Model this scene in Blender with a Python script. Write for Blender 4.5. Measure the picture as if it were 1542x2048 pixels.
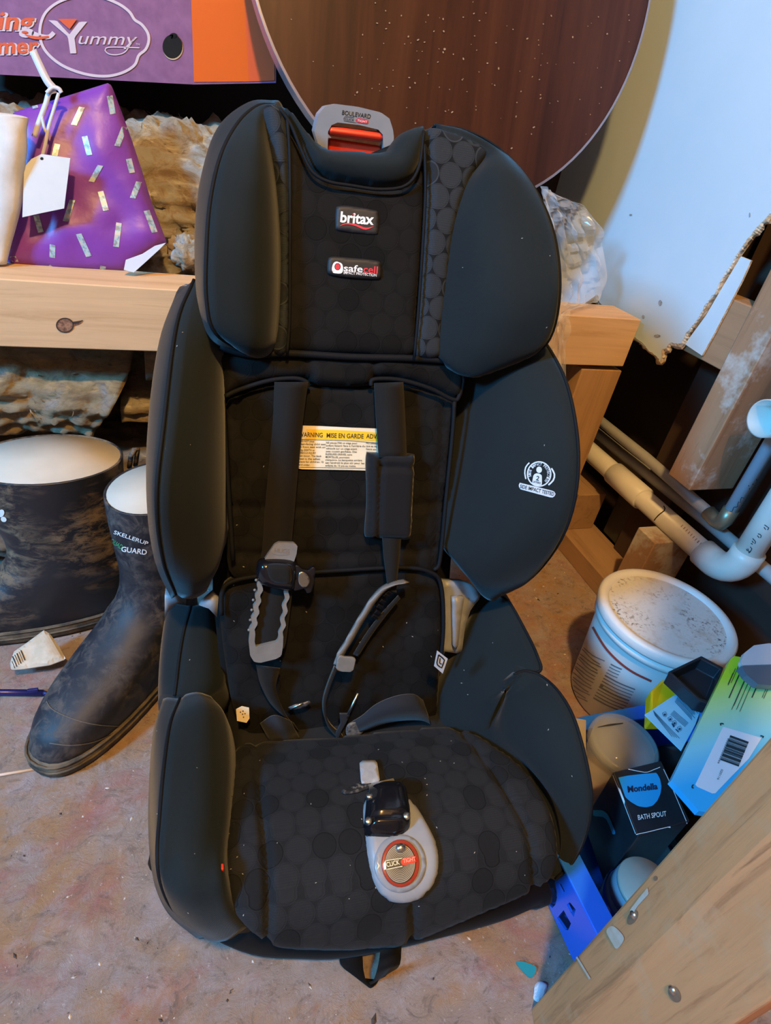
import bpy, bmesh, math, random
import numpy as np
from mathutils import Vector, Matrix, noise, geometry
from mathutils.bvhtree import BVHTree

random.seed(7); rng = np.random.default_rng(7)
for o in list(bpy.data.objects): bpy.data.objects.remove(o)
scene = bpy.context.scene
COL = scene.collection

# ------------------------------------------------------------------ camera
F, CX, CY, H = 1150.0, 771.0, 1024.0, 0.76
M = np.array([[0.9467921939, -0.2844502260, 0.1505742690],
              [-0.0437757303, -0.5773135881, -0.8153482117],
              [0.3188545546, 0.7653738236, -0.5590480151]])
CAM = np.array([0.0, 0.0, H])
cd = bpy.data.cameras.new('camera'); cam = bpy.data.objects.new('camera', cd); COL.objects.link(cam)
cd.sensor_fit = 'HORIZONTAL'; cd.sensor_width = 36.0; cd.lens = F / 1542.0 * 36.0
cd.clip_start = 0.01; cd.clip_end = 50
cam.matrix_world = Matrix([[M[0, i], -M[1, i], -M[2, i], CAM[i]] for i in range(3)] + [[0, 0, 0, 1]])
scene.camera = cam

# ------------------------------------------------------------------ light and exposure
wd = bpy.data.worlds.new('world'); scene.world = wd; wd.use_nodes = True
wd.node_tree.nodes['Background'].inputs[0].default_value = (0.55, 0.75, 1.0, 1)
wd.node_tree.nodes['Background'].inputs[1].default_value = 0.5
def lamp(name, kind, loc, col, power, aim=None, **kw):
    l = bpy.data.lights.new(name, kind); l.color = col; l.energy = power
    for a, v in kw.items(): setattr(l, a, v)
    o = bpy.data.objects.new(name, l); COL.objects.link(o); o.location = loc
    if aim is not None:
        o.rotation_euler = (Vector(aim) - Vector(loc)).to_track_quat('-Z', 'Y').to_euler()
    return o
WIN = (-1.86, -0.25, 1.66)
lamp('window_daylight', 'AREA', WIN, (0.07, 0.48, 1.0), 66, aim=(0.5, 0.7, 0.5), shape='RECTANGLE', size=0.34, size_y=0.40)
BULB = (-0.13, -0.345, 2.18)
lamp('ceiling_bulb_light', 'POINT', BULB, (1.0, 0.60, 0.20), 98, shadow_soft_size=0.05)
vs = scene.view_settings
vs.view_transform = 'Standard'; vs.look = 'None'; vs.gamma = 1.0; vs.use_curve_mapping = False
vs.exposure = 0.72

# ------------------------------------------------------------------ pixel rays
def ray(px, py): return M.T @ np.array([(px - CX) / F, (py - CY) / F, 1.0])
def W(px, py, x=None, y=None, z=None):
    d = ray(px, py)
    t = (x - CAM[0]) / d[0] if x is not None else (y - CAM[1]) / d[1] if y is not None else (z - CAM[2]) / d[2]
    return CAM + t * d
TH = math.radians(-4.0); SO = np.array([0.165, 0.215, 0.0])
EX = np.array([math.cos(TH), math.sin(TH), 0]); EY = np.array([-math.sin(TH), math.cos(TH), 0]); EZ = np.array([0, 0, 1.0])
SR = np.stack([EX, EY, EZ]); SC = SR @ (CAM - SO)
SM = Matrix([[EX[i], EY[i], EZ[i], SO[i]] for i in range(3)] + [[0, 0, 0, 1]])
def S(px, py, X=None, Y=None, Z=None):
    d = SR @ ray(px, py)
    t = (X - SC[0]) / d[0] if X is not None else (Y - SC[1]) / d[1] if Y is not None else (Z - SC[2]) / d[2]
    return SC + t * d
# ------------------------------------------------------------------ materials
def nn(nt, kind, **kw):
    n = nt.nodes.new(kind)
    for k_, v in kw.items():
        if k_ in n.inputs: n.inputs[k_].default_value = v
        else: setattr(n, k_, v)
    return n
MATS = {}
def base_mat(name, col, rough=0.6, metal=0.0, spec=0.5, sheen=0.0):
    m = bpy.data.materials.new(name); m.use_nodes = True; nt = m.node_tree
    b = nt.nodes['Principled BSDF']
    b.inputs['Base Color'].default_value = (*col, 1); b.inputs['Roughness'].default_value = rough
    b.inputs['Metallic'].default_value = metal; b.inputs['Specular IOR Level'].default_value = spec
    if sheen: b.inputs['Sheen Weight'].default_value = sheen; b.inputs['Sheen Roughness'].default_value = 0.4
    MATS[name] = m
    return m, nt, b
def coords(nt, scale=(1, 1, 1)):
    tc = nn(nt, 'ShaderNodeTexCoord'); mp = nn(nt, 'ShaderNodeMapping'); mp.inputs['Scale'].default_value = scale
    nt.links.new(tc.outputs['Object'], mp.inputs['Vector']); return mp.outputs['Vector']
def ramp(nt, fac, stops):
    r = nn(nt, 'ShaderNodeValToRGB'); e = r.color_ramp.elements
    while len(e) > len(stops): e.remove(e[-1])
    while len(e) < len(stops): e.new(1.0)
    for i, (p, c) in enumerate(stops): e[i].position = p; e[i].color = (*c, 1)
    nt.links.new(fac, r.inputs['Fac']); return r.outputs['Color']
def noise_t(nt, vec, scale, detail=4, rough=0.55, dist=0.0):
    n = nn(nt, 'ShaderNodeTexNoise', Scale=scale, Detail=detail, Roughness=rough, Distortion=dist)
    nt.links.new(vec, n.inputs['Vector']); return n.outputs['Fac']
def mixc(nt, a, b, fac, mode='MIX'):
    n = nn(nt, 'ShaderNodeMix'); n.data_type = 'RGBA'; n.blend_type = mode
    for s, v in ((n.inputs[0], fac), (n.inputs[6], a), (n.inputs[7], b)):
        if hasattr(v, 'links') or isinstance(v, bpy.types.NodeSocket): nt.links.new(v, s)
        elif isinstance(v, (int, float)): s.default_value = v
        else: s.default_value = (*v, 1)
    return n.outputs[2]
def mth(nt, op, a, b=None, c=None):
    n = nn(nt, 'ShaderNodeMath', operation=op)
    for i, v in enumerate((a, b, c)):
        if v is None: continue
        if isinstance(v, (int, float)): n.inputs[i].default_value = v
        else: nt.links.new(v, n.inputs[i])
    return n.outputs[0]
def bump(nt, b, h, strength=0.3, dist=0.002):
    n = nn(nt, 'ShaderNodeBump', Strength=strength, Distance=dist)
    nt.links.new(h, n.inputs['Height']); nt.links.new(n.outputs['Normal'], b.inputs['Normal'])
def mottled(name, c1, c2, scale=20, rough=0.6, stops=(0.35, 0.65), bmp=0.0, bscale=None, bdist=0.002, **kw):
    m, nt, b = base_mat(name, c1, rough, **kw); v = coords(nt)
    nt.links.new(ramp(nt, noise_t(nt, v, scale), [(stops[0], c1), (stops[1], c2)]), b.inputs['Base Color'])
    if bmp: bump(nt, b, noise_t(nt, v, bscale or scale * 3), bmp, bdist)
    return m
def plain(name, col, rough=0.5, **kw): return base_mat(name, col, rough, **kw)[0]
def wood(name, light, dark, axis=0, scale=1.0, rough=0.65, stain=None):
    m, nt, b = base_mat(name, light, rough)
    sc = [38 * scale] * 3; sc[axis] = 2.2 * scale
    v = coords(nt, sc); v2 = coords(nt, (3, 3, 3))
    g = noise_t(nt, v, 1.0, 8, 0.70, 0.9)
    c = ramp(nt, g, [(0.30, dark), (0.48, light), (0.62, tuple(min(1, q * 1.12) for q in light)), (0.75, dark)])
    c = mixc(nt, c, tuple(q * 0.72 for q in light), mth(nt, 'MULTIPLY', noise_t(nt, v2, 2.0, 3), 0.7))
    if stain: c = mixc(nt, c, stain, ramp(nt, noise_t(nt, coords(nt, (6, 6, 6)), 1.6, 5, 0.7), [(0.52, (0, 0, 0)), (0.64, (1, 1, 1))]))
    nt.links.new(c, b.inputs['Base Color']); bump(nt, b, g, 0.25, 0.0015)
    return m
def fabric(name, col, circles=None, sheen=0.17, ringk=0.25, gapk=0.75):
    """woven seat cover; circles draws the jacquard circle lattice"""
    m, nt, b = base_mat(name, col, 0.82, spec=0.14, sheen=0.04 if circles else sheen)
    v = coords(nt)
    fine = nn(nt, 'ShaderNodeTexWave', Scale=620.0, Distortion=1.2); fine.bands_direction = 'DIAGONAL'; fine.inputs['Detail'].default_value = 1
    nt.links.new(v, fine.inputs['Vector'])
    c = mixc(nt, tuple(q * 0.82 for q in col), tuple(q * 1.2 for q in col), noise_t(nt, v, 9, 3))
    hgt = mth(nt, 'MULTIPLY', fine.outputs['Fac'], 0.35)
    if circles:
        at = nn(nt, 'ShaderNodeAttribute', attribute_name='weave')      # cloth coordinates, metres across and along the panel
        sp = nn(nt, 'ShaderNodeSeparateXYZ'); nt.links.new(at.outputs['Vector'], sp.inputs[0])
        u = sp.outputs['X']; w = sp.outputs['Y']
        P = 0.0250
        u = mth(nt, 'DIVIDE', u, P); w = mth(nt, 'DIVIDE', w, P)
        ds = []; ids = []
        for off in (0.0, 0.5):
            uu = mth(nt, 'ADD', u, off); ww = mth(nt, 'ADD', mth(nt, 'DIVIDE', w, math.sqrt(3)), off)
            iu = mth(nt, 'FLOOR', uu); iw = mth(nt, 'FLOOR', ww)
            fu = mth(nt, 'SUBTRACT', mth(nt, 'SUBTRACT', uu, iu), 0.5)
            fw = mth(nt, 'MULTIPLY', mth(nt, 'SUBTRACT', mth(nt, 'SUBTRACT', ww, iw), 0.5), math.sqrt(3))
            ds.append(mth(nt, 'SQRT', mth(nt, 'ADD', mth(nt, 'MULTIPLY', fu, fu), mth(nt, 'MULTIPLY', fw, fw))))
            cb = nn(nt, 'ShaderNodeCombineXYZ'); nt.links.new(iu, cb.inputs[0]); nt.links.new(iw, cb.inputs[1]); cb.inputs[2].default_value = off * 9 + 3
            wn = nn(nt, 'ShaderNodeTexWhiteNoise'); nt.links.new(cb.outputs[0], wn.inputs['Vector']); ids.append(wn.outputs['Value'])
        sel = mth(nt, 'LESS_THAN', ds[1], ds[0])
        d = mth(nt, 'MINIMUM', ds[0], ds[1])
        idv = mth(nt, 'ADD', mth(nt, 'MULTIPLY', ids[0], mth(nt, 'SUBTRACT', 1.0, sel)), mth(nt, 'MULTIPLY', ids[1], sel))
        ring = mth(nt, 'SUBTRACT', 1.0, mth(nt, 'MINIMUM', mth(nt, 'DIVIDE', mth(nt, 'ABSOLUTE', mth(nt, 'SUBTRACT', d, 0.45)), 0.030), 1.0))
        inside = mth(nt, 'LESS_THAN', d, 0.44); gap = mth(nt, 'GREATER_THAN', d, 0.495)
        strong = mth(nt, 'GREATER_THAN', idv, 0.68)
        ribs = nn(nt, 'ShaderNodeTexWave', Scale=150.0, Distortion=0.6); ribs.bands_direction = 'Y'; nt.links.new(at.outputs['Vector'], ribs.inputs['Vector'])
        c = mixc(nt, c, tuple(q * 1.25 for q in col), mth(nt, 'MULTIPLY', ribs.outputs['Fac'], mth(nt, 'SUBTRACT', 0.8, mth(nt, 'MULTIPLY', strong, 0.7))))
        c = mixc(nt, c, tuple(q * gapk for q in col), gap)
        c = mixc(nt, c, tuple(q * 0.35 for q in col), mth(nt, 'MULTIPLY', ring, 0.30))
        c = mixc(nt, c, tuple(q * 0.66 for q in col), mth(nt, 'MULTIPLY', inside, strong))
        c = mixc(nt, c, tuple(q * ringk for q in col), mth(nt, 'MULTIPLY', ring, strong))
        hgt = mth(nt, 'SUBTRACT', hgt, mth(nt, 'MULTIPLY', mth(nt, 'ADD', ring, gap), 0.7))
    nt.links.new(c, b.inputs['Base Color']); bump(nt, b, hgt, 0.35, 0.0008)
    return m

CH = (0.0095, 0.0140, 0.0158)
m_fab = fabric('charcoal_knit', CH)
m_circ = fabric('charcoal_circle_jacquard', (0.0072, 0.0069, 0.0067), True)
m_circ2 = fabric('charcoal_circle_jacquard_seat', (0.0150, 0.0162, 0.0180), True)
m_circ3 = fabric('charcoal_circle_strip', (0.022, 0.027, 0.033), True, ringk=1.8, gapk=0.3)
m_black = fabric('black_cover', (0.005, 0.0046, 0.0046), sheen=0.03)
m_pipe = plain('dark_piping', (0.004, 0.005, 0.007), 0.75, spec=0.2)
m_web = fabric('webbing', (0.0105, 0.0098, 0.0090))
m_webl = fabric('webbing_bluish_lit', (0.018, 0.020, 0.025))  # lit copy of the webbing, bluish daylight put into its colour
m_grey = mottled('grey_plastic', (0.23, 0.245, 0.265), (0.265, 0.275, 0.29), 30, 0.42)
m_rub = mottled('grey_rubber', (0.15, 0.14, 0.125), (0.19, 0.178, 0.16), 60, 0.6)
m_blk = plain('gloss_black', (0.006, 0.006, 0.008), 0.16)
m_red = plain('red_plastic', (0.62, 0.035, 0.012), 0.38)
m_steel = plain('steel', (0.6, 0.58, 0.55), 0.3, metal=1.0)
m_white = plain('white_print', (0.82, 0.82, 0.82), 0.6)
m_redp = plain('red_print', (0.60, 0.03, 0.05), 0.6)
m_ink = plain('black_ink', (0.015, 0.015, 0.018), 0.6)
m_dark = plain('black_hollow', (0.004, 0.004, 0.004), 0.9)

# ------------------------------------------------------------------ mesh helpers
def catmull(P, n, closed=False):
    P = np.array(P, float); N = len(P); out = []
    segs = N if closed else N - 1
    for i in range(segs):
        if closed: p0, p1, p2, p3 = P[(i - 1) % N], P[i], P[(i + 1) % N], P[(i + 2) % N]
        else:
            p1, p2 = P[i], P[i + 1]; p0 = P[i - 1] if i else 2 * p1 - p2; p3 = P[i + 2] if i + 2 < N else 2 * p2 - p1
        for j in range(n):
            t = j / n
            out.append(0.5 * ((2 * p1) + (-p0 + p2) * t + (2 * p0 - 5 * p1 + 4 * p2 - p3) * t * t + (-p0 + 3 * p1 - 3 * p2 + p3) * t ** 3))
    if not closed: out.append(P[-1])
    return np.array(out)
def resample(P, step, closed=True):
    P = np.array(P, float); Q = np.vstack([P, P[:1]]) if closed else P
    L = np.r_[0, np.cumsum(np.linalg.norm(np.diff(Q, axis=0), axis=1))]
    n = max(4, int(L[-1] / step)); t = np.linspace(0, L[-1], n, endpoint=not closed)
    return np.stack([np.interp(t, L, Q[:, i]) for i in range(Q.shape[1])], 1)
BACK = [(.185, .06), (.2, .10), (.38, .5), (.405, .555), (.44, .63)]
HEAD = [(.36, .47), (.385, .545), (.405, .60), (.43, .67), (.455, .73), (.475, .78)]
CUSH = [(.002, .02), (-.016, .06), (-.024, .10), (-.018, .145), (.004, .172), (.05, .18), (.11, .165), (.17, .135), (.25, .09)]
def prof(poly):
    """surface of a seat profile (Y,Z) running across the seat: pixel -> (point, normal) in seat coordinates"""
    pts = catmull(poly, 5)
    def f(px, py, off=0.0):
        d = SR @ ray(px, py); best = None; near = None
        for i in range(len(pts) - 1):
            a, b = pts[i], pts[i + 1]; e = b - a
            n = np.array([-e[1], e[0]]); n /= np.linalg.norm(n)
            if n @ (np.array([SC[1], SC[2]]) - a) < 0: n = -n
            a2 = a + n * off
            den = d[1] * n[0] + d[2] * n[1]
            if abs(den) < 1e-9: continue
            t = ((a2 - SC[1:]) @ n) / den
            s = ((SC[1:] + t * d[1:]) - a2) @ e / (e @ e)
            lo = -9 if i == 0 else -0.02; hi = 9 if i == len(pts) - 2 else 1.02
            if t > 0:
                viol = max(lo - s, s - hi, 0) * np.linalg.norm(e)
                if near is None or viol < near[0]: near = (viol, t, n)
            if t > 0 and lo <= s <= hi and (best is None or t < best[0]): best = (t, n)
        t, n = best or near[1:]
        return SC + t * d, np.array([0, n[0], n[1]])
    return f
sBACK, sHEAD, sCUSH = prof(BACK), prof(HEAD), prof(CUSH)
def plane_w(p0, n):
    """world plane: pixel -> (point, normal)"""
    p0 = np.array(p0, float); n = np.array(n, float); n /= np.linalg.norm(n)
    if n @ (CAM - p0) < 0: n = -n
    def f(px, py, off=0.0):
        d = ray(px, py); t = ((p0 + n * off - CAM) @ n) / (d @ n)
        return CAM + t * d, n
    return f

class MB:
    def __init__(s): s.v = []; s.f = []
    def add(s, v, f):
        o = len(s.v); s.v += [tuple(map(float, q)) for q in v]; s.f += [tuple(i + o for i in q) for q in f]; return s
    def box(s, c, d, rot=None):
        h = [q / 2 for q in d]
        v = [Vector((x * h[0], y * h[1], z * h[2])) for x in (-1, 1) for y in (-1, 1) for z in (-1, 1)]
        if rot is not None: v = [rot @ q for q in v]
        return s.add([q + Vector(c) for q in v], [(0, 1, 3, 2), (4, 6, 7, 5), (0, 4, 5, 1), (2, 3, 7, 6), (0, 2, 6, 4), (1, 5, 7, 3)])
    def span(s, a, b):
        return s.box([(p + q) / 2 for p, q in zip(a, b)], [abs(q - p) for p, q in zip(a, b)])
    def loft(s, rings, closed=True, cap=True):
        rings = [np.array(r, float) for r in rings]; n = len(rings[0]); o = len(s.v); f = []
        for i in range(len(rings) - 1):
            for j in range(n if closed else n - 1):
                a, b = i * n + j, i * n + (j + 1) % n
                f.append((a, b, b + n, a + n))
        v = np.vstack(rings).tolist()
        if cap and closed:
            for r, base, fl in ((rings[0], 0, True), (rings[-1], (len(rings) - 1) * n, False)):
                c = len(v); v.append(r.mean(0).tolist())
                for j in range(n):
                    a, b = base + j, base + (j + 1) % n
                    f.append((b, a, c) if fl else (a, b, c))
        return s.add(v, f)
    def tube(s, path, r, n=10, cap=True):
        path = [Vector(p) for p in path]; rr = r if hasattr(r, '__len__') else [r] * len(path); rings = []
        up = None
        for i, p in enumerate(path):
            t = (path[min(i + 1, len(path) - 1)] - path[max(i - 1, 0)]).normalized()
            if up is None: up = Vector((0, 0, 1)) if abs(t.z) < 0.9 else Vector((1, 0, 0))
            x = t.cross(up)
            if x.length < 1e-6: x = t.orthogonal()
            x.normalize(); y = x.cross(t).normalized(); up = y
            rings.append([p + (x * math.cos(2 * math.pi * j / n) + y * math.sin(2 * math.pi * j / n)) * rr[i] for j in range(n)])
        return s.loft(rings, True, cap)
    def lathe(s, prof_, n=40, loc=(0, 0, 0), rot=None, cap=True):
        R = rot if rot is not None else Matrix.Identity(3)
        rings = [[Vector(loc) + R @ Vector((r * math.cos(2 * math.pi * j / n), r * math.sin(2 * math.pi * j / n), z)) for j in range(n)] for r, z in prof_]
        return s.loft(rings, True, cap)
    def ball(s, c, r, n=8):
        pr = [(max(1e-5, math.sin(math.pi * i / n)) * 1.0, -math.cos(math.pi * i / n)) for i in range(n + 1)]
        r = r if hasattr(r, '__len__') else (r, r, r)
        rings = [[(c[0] + q * r[0] * math.cos(2 * math.pi * j / 12), c[1] + q * r[1] * math.sin(2 * math.pi * j / 12), c[2] + h * r[2]) for j in range(12)] for q, h in pr]
        return s.loft(rings, True, False)
def worldmat(o):
    chain = []; c = o
    while c: chain.append(c); c = c.parent
    Mx = Matrix.Identity(4)
    for c in reversed(chain):
        if c.parent: Mx = Mx @ c.matrix_parent_inverse
        Mx = Mx @ Matrix.LocRotScale(c.location, c.rotation_euler, c.scale)
    return Mx
def mk(name, mb, mat, parent=None, smooth=True, bevel=0.0, seg=2, recalc=True, local=False):
    """one mesh object; its coordinates are world ones, or the parent's own when local"""
    me = bpy.data.meshes.new(name); me.from_pydata(mb.v, [], mb.f); me.update()
    if recalc:
        bm = bmesh.new(); bm.from_mesh(me); bmesh.ops.recalc_face_normals(bm, faces=bm.faces); bm.to_mesh(me); bm.free()
    me.materials.append(mat)
    if smooth: me.polygons.foreach_set('use_smooth', [True] * len(me.polygons))
    o = bpy.data.objects.new(name, me); COL.objects.link(o)
    if parent is not None:
        o.parent = parent
        o.matrix_parent_inverse = Matrix.Identity(4) if local else worldmat(parent).inverted()
    if bevel:
        b = o.modifiers.new('bevel', 'BEVEL'); b.width = bevel; b.segments = seg; b.limit_method = 'ANGLE'; b.angle_limit = math.radians(35)
        if smooth: w = o.modifiers.new('normals', 'WEIGHTED_NORMAL')
    return o
def tag(o, label, cat, group=None):
    o['label'] = label; o['category'] = cat
    if group: o['group'] = group
    return o
def thing(name, label, cat, loc, group=None, rotz=0.0):
    """an Empty at the thing's base; parts below it are written in world coordinates"""
    o = bpy.data.objects.new(name, None); COL.objects.link(o); o.empty_display_size = 0.05
    o.location = loc; o.rotation_euler = (0, 0, rotz)
    return tag(o, label, cat, group)
def single(name, mb, mat, label, cat, group=None, **kw):
    """a thing that is one mesh, origin at its base"""
    v = np.array(mb.v); c = (v.min(0) + v.max(0)) / 2; c[2] = v[:, 2].min()
    mb.v = [tuple(q) for q in (v - c)]
    o = mk(name, mb, mat, None, **kw); o.location = c
    return tag(o, label, cat, group)
def struct(o): o['kind'] = 'structure'; return o
def tri(poly, holes=(), step=None):
    """triangulate a 2-D outline with an inner grid of the given step"""
    segs = []; pts = []
    for P in [poly] + list(holes):
        o = len(pts); pts += [tuple(q) for q in P]; segs += [(o + i, o + (i + 1) % len(P)) for i in range(len(P))]
    B = np.array(pts); nb = len(pts)
    def inside(Q, P):
        P = np.array(P); r = np.zeros(len(Q), bool); j = len(P) - 1
        for i in range(len(P)):
            c = ((P[i, 1] > Q[:, 1]) != (P[j, 1] > Q[:, 1])) & (Q[:, 0] < (P[j, 0] - P[i, 0]) * (Q[:, 1] - P[i, 1]) / (P[j, 1] - P[i, 1] + 1e-12) + P[i, 0])
            r ^= c; j = i
        return r
    def ok(Q):
        r = inside(Q, poly)
        for h in holes: r &= ~inside(Q, h)
        return r
    if step:
        lo, hi = B.min(0), B.max(0)
        ys = np.arange(lo[1], hi[1], step * 0.87)
        G = np.array([(x + (0.5 * step if k_ % 2 else 0), y) for k_, y in enumerate(ys) for x in np.arange(lo[0], hi[0], step)])
        if len(G):
            G = G[ok(G)]
            if len(G):
                D = np.min(np.linalg.norm(G[:, None] - B[None], axis=2), axis=1); G = G[D > step * 0.55]
                pts += [tuple(q) for q in G]
    r = geometry.delaunay_2d_cdt([Vector(p) for p in pts], segs, [], 0, 1e-6)
    V = np.array([tuple(q) for q in r[0]]); Fc = np.array([tuple(q) for q in r[2]])
    keep = ok(V[Fc].mean(1)); Fc = Fc[keep]
    return V, Fc, segs, nb
def pillow(outline, surf, thick, edge=0.012, back=0.006, step=9, seams=(), groove=0.004, gw=0.004, off=0.0, smooth_outline=True, holes=(), crown=0.0, wob=0.0):
    """padded panel: outline in photo pixels laid on a surface of the thing, puffed up away from its edge"""
    P = catmull(outline, 6, True) if smooth_outline else np.array(outline, float)
    P = resample(P, step)
    hs = [resample(h, step) for h in holes]
    V, Fc, segs, nb = tri(P, hs, step)
    base = [surf(px, py, off) for px, py in V]
    A = np.array([b[0] for b in base]); N = np.array([b[1] for b in base])
    bd = np.vstack([resample(A[[s_[0] for s_ in segs]], 0.002, False)]) if len(segs) < 3 else A[:nb]
    dense = []
    for a, b in segs:
        for t in (0, .33, .66): dense.append(A[a] * (1 - t) + A[b] * t)
    bd = np.array(dense)
    D = np.min(np.linalg.norm(A[:, None] - bd[None], axis=2), axis=1)
    q = np.clip(D / edge, 0, 1); hgt = thick * np.sqrt(np.clip(1 - (1 - q) ** 2, 0, 1)) + crown * np.clip(D / max(D.max(), 1e-6), 0, 1) ** 0.8
    for sm in seams:
        sp = resample(catmull(sm, 6), 4, False); s3 = np.array([surf(x, y, off)[0] for x, y in sp])
        ds = np.min(np.linalg.norm(A[:, None] - s3[None], axis=2), axis=1)
        hgt -= groove * np.exp(-(ds / gw) ** 2)
    if wob:
        hgt += np.array([noise.noise(Vector(a) * 22) for a in A]) * wob * q
    top = A + N * hgt[:, None]; bot = A - N * back
    n = len(A); f = [tuple(t) for t in Fc]
    bidx = {}
    vs_ = top.tolist()
    for a, b in segs:
        for k_ in (a, b):
            if k_ not in bidx: bidx[k_] = len(vs_); vs_.append(bot[k_].tolist())
        f.append((a, b, bidx[b], bidx[a]))
    if not holes:
        loop = [bidx[s_[0]] for s_ in segs]; c = len(vs_); vs_.append(np.mean([vs_[i] for i in loop], 0).tolist())
        for i in range(len(loop)): f.append((loop[i], loop[(i + 1) % len(loop)], c))
    mb = MB(); mb.add(vs_, f); return mb
def slab(outline, surf, thick, step=None, off=0.0, smooth_outline=False, holes=(), n=6, back=0.0):
    """flat cut-out of even thickness on a surface"""
    P = catmull(outline, n, True) if smooth_outline else np.array(outline, float)
    if step: P = resample(P, step)
    V, Fc, segs, nb = tri(P, holes, step)
    base = [surf(px, py, off) for px, py in V]
    A = np.array([b[0] for b in base]); N = np.array([b[1] for b in base])
    m = len(A); v = (A + N * thick).tolist() + (A - N * back).tolist()
    f = [tuple(t) for t in Fc] + [tuple(m + i for i in t[::-1]) for t in Fc] + [(a, b, m + b, m + a) for a, b in segs]
    mb = MB(); mb.add(v, f); return mb
def ribbon(st, surf, thick=0.0016, sub=6, edge3=None):
    """webbing: stations (pxL,pyL,pxR,pyR,offset) on a surface"""
    st = catmull(st, sub); rings = []
    for a, b, c, d, o in st:
        p, n = surf(a, b, o); q, n2 = surf(c, d, o)
        rings.append([p, q, q + n2 * thick, p + n * thick])
    mb = MB(); mb.loft(rings); return mb
def strip3(pts, wid, thick=0.0016, sub=6):
    """webbing along 3-D points, wid = half-width vectors"""
    P = catmull(pts, sub); Wd = catmull(wid, sub); rings = []
    for i in range(len(P)):
        t = P[min(i + 1, len(P) - 1)] - P[max(i - 1, 0)]; n = np.cross(t, Wd[i]); n /= np.linalg.norm(n) + 1e-9
        rings.append([P[i] - Wd[i], P[i] + Wd[i], P[i] + Wd[i] + n * thick, P[i] - Wd[i] + n * thick])
    mb = MB(); mb.loft(rings); return mb

# prints: letters and marks laid on a built surface along the photograph's lines of sight
TXT = {}
def text_tris(s, bold=0.0):
    if (s, bold) in TXT: return TXT[s, bold]
    c = bpy.data.curves.new('t', 'FONT'); c.body = s; c.size = 1.0; c.offset = bold; c.resolution_u = 3
    o = bpy.data.objects.new('t', c); COL.objects.link(o)
    dg = bpy.context.evaluated_depsgraph_get(); me = bpy.data.meshes.new_from_object(o.evaluated_get(dg))
    me.calc_loop_triangles()
    V = np.array([v.co[:2] for v in me.vertices]); T = [tuple(t.vertices) for t in me.loop_triangles]
    bpy.data.objects.remove(o); bpy.data.curves.remove(c); bpy.data.meshes.remove(me)
    V[:, 0] -= V[:, 0].min(); V[:, 0] /= V[:, 0].max()
    TXT[s, bold] = (V, T); return V, T
def bvh_of(objs):
    V = []; Fs = []
    for o in objs:
        Mx = worldmat(o)
        k_ = len(V); V += [Mx @ v.co for v in o.data.vertices]; Fs += [tuple(k_ + i for i in p.vertices) for p in o.data.polygons]
    return BVHTree.FromPolygons(V, Fs)
class Print:
    def __init__(s, targets, lift=0.0005): s.b = bvh_of(targets); s.lift = lift; s.mb = MB()
    def pt(s, px, py):
        d = Vector(ray(px, py)).normalized(); h = s.b.ray_cast(Vector(CAM), d)
        if h[0] is None: return None
        n = h[1] if h[1].dot(d) < 0 else -h[1]
        return h[0] + n * s.lift
    def tris(s, V, T):
        Q = [s.pt(*p) for p in V]
        for t in T:
            if all(Q[i] is not None for i in t): s.mb.add([Q[i] for i in t], [tuple(range(len(t)))])
        return s
    def text(s, txt, A, B, h, bold=0.0, lean=0.0):
        V, T = text_tris(txt, bold); A = np.array(A, float); u = np.array(B, float) - A
        up = np.array([u[1], -u[0]]); up /= np.linalg.norm(up)
        s.tris([A + u * v[0] + up * v[1] * h / 0.70 + u / np.linalg.norm(u) * v[1] * lean * h for v in V], T); return s
    def poly(s, P, step=8, smooth=False, holes=()):
        P = catmull(P, 5, True) if smooth else np.array(P, float)
        P = resample(P, step) if smooth or step else P
        V, Fc, _, _ = tri(P, [resample(h, step) for h in holes], step); s.tris(V, [tuple(t) for t in Fc]); return s
    def quad(s, P): s.tris(P, [(0, 1, 2, 3)]); return s
    def line(s, P, w, smooth=False, closed=False):
        P = catmull(P, 6, closed) if smooth else np.array(P, float); P = resample(P, 5, closed)
        if closed: P = np.vstack([P, P[:1]])
        w = np.full(len(P), w) if not hasattr(w, '__len__') else np.interp(np.linspace(0, 1, len(P)), np.linspace(0, 1, len(w)), w)
        T = np.gradient(P, axis=0); Nn = np.stack([-T[:, 1], T[:, 0]], 1); Nn /= np.linalg.norm(Nn, axis=1)[:, None] + 1e-9
        V = np.vstack([P - Nn * w[:, None] / 2, P + Nn * w[:, None] / 2]); n = len(P)
        s.tris(V, [(i, i + 1, n + i + 1, n + i) for i in range(n - 1)]); return s
    def ell(s, c, rx, ry, rot=0.0, n=28, inner=None):
        a = np.linspace(0, 2 * math.pi, n, endpoint=False); R = np.array([[math.cos(rot), -math.sin(rot)], [math.sin(rot), math.cos(rot)]])
        E = (R @ np.stack([np.cos(a) * rx, np.sin(a) * ry])).T + np.array(c)
        if inner:
            I = (R @ np.stack([np.cos(a) * rx * inner, np.sin(a) * ry * inner])).T + np.array(c)
            s.tris(np.vstack([E, I]), [(i, (i + 1) % n, n + (i + 1) % n, n + i) for i in range(n)])
        else: s.tris(np.vstack([E, [c]]), [(i, (i + 1) % n, n) for i in range(n)])
        return s
    def done(s, name, mat, parent, label=None):
        if not s.mb.f: return None
        o = mk(name, s.mb, mat, parent, smooth=False, recalc=False)
        if label: o['label'] = label
        s.mb = MB()
        return o

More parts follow.
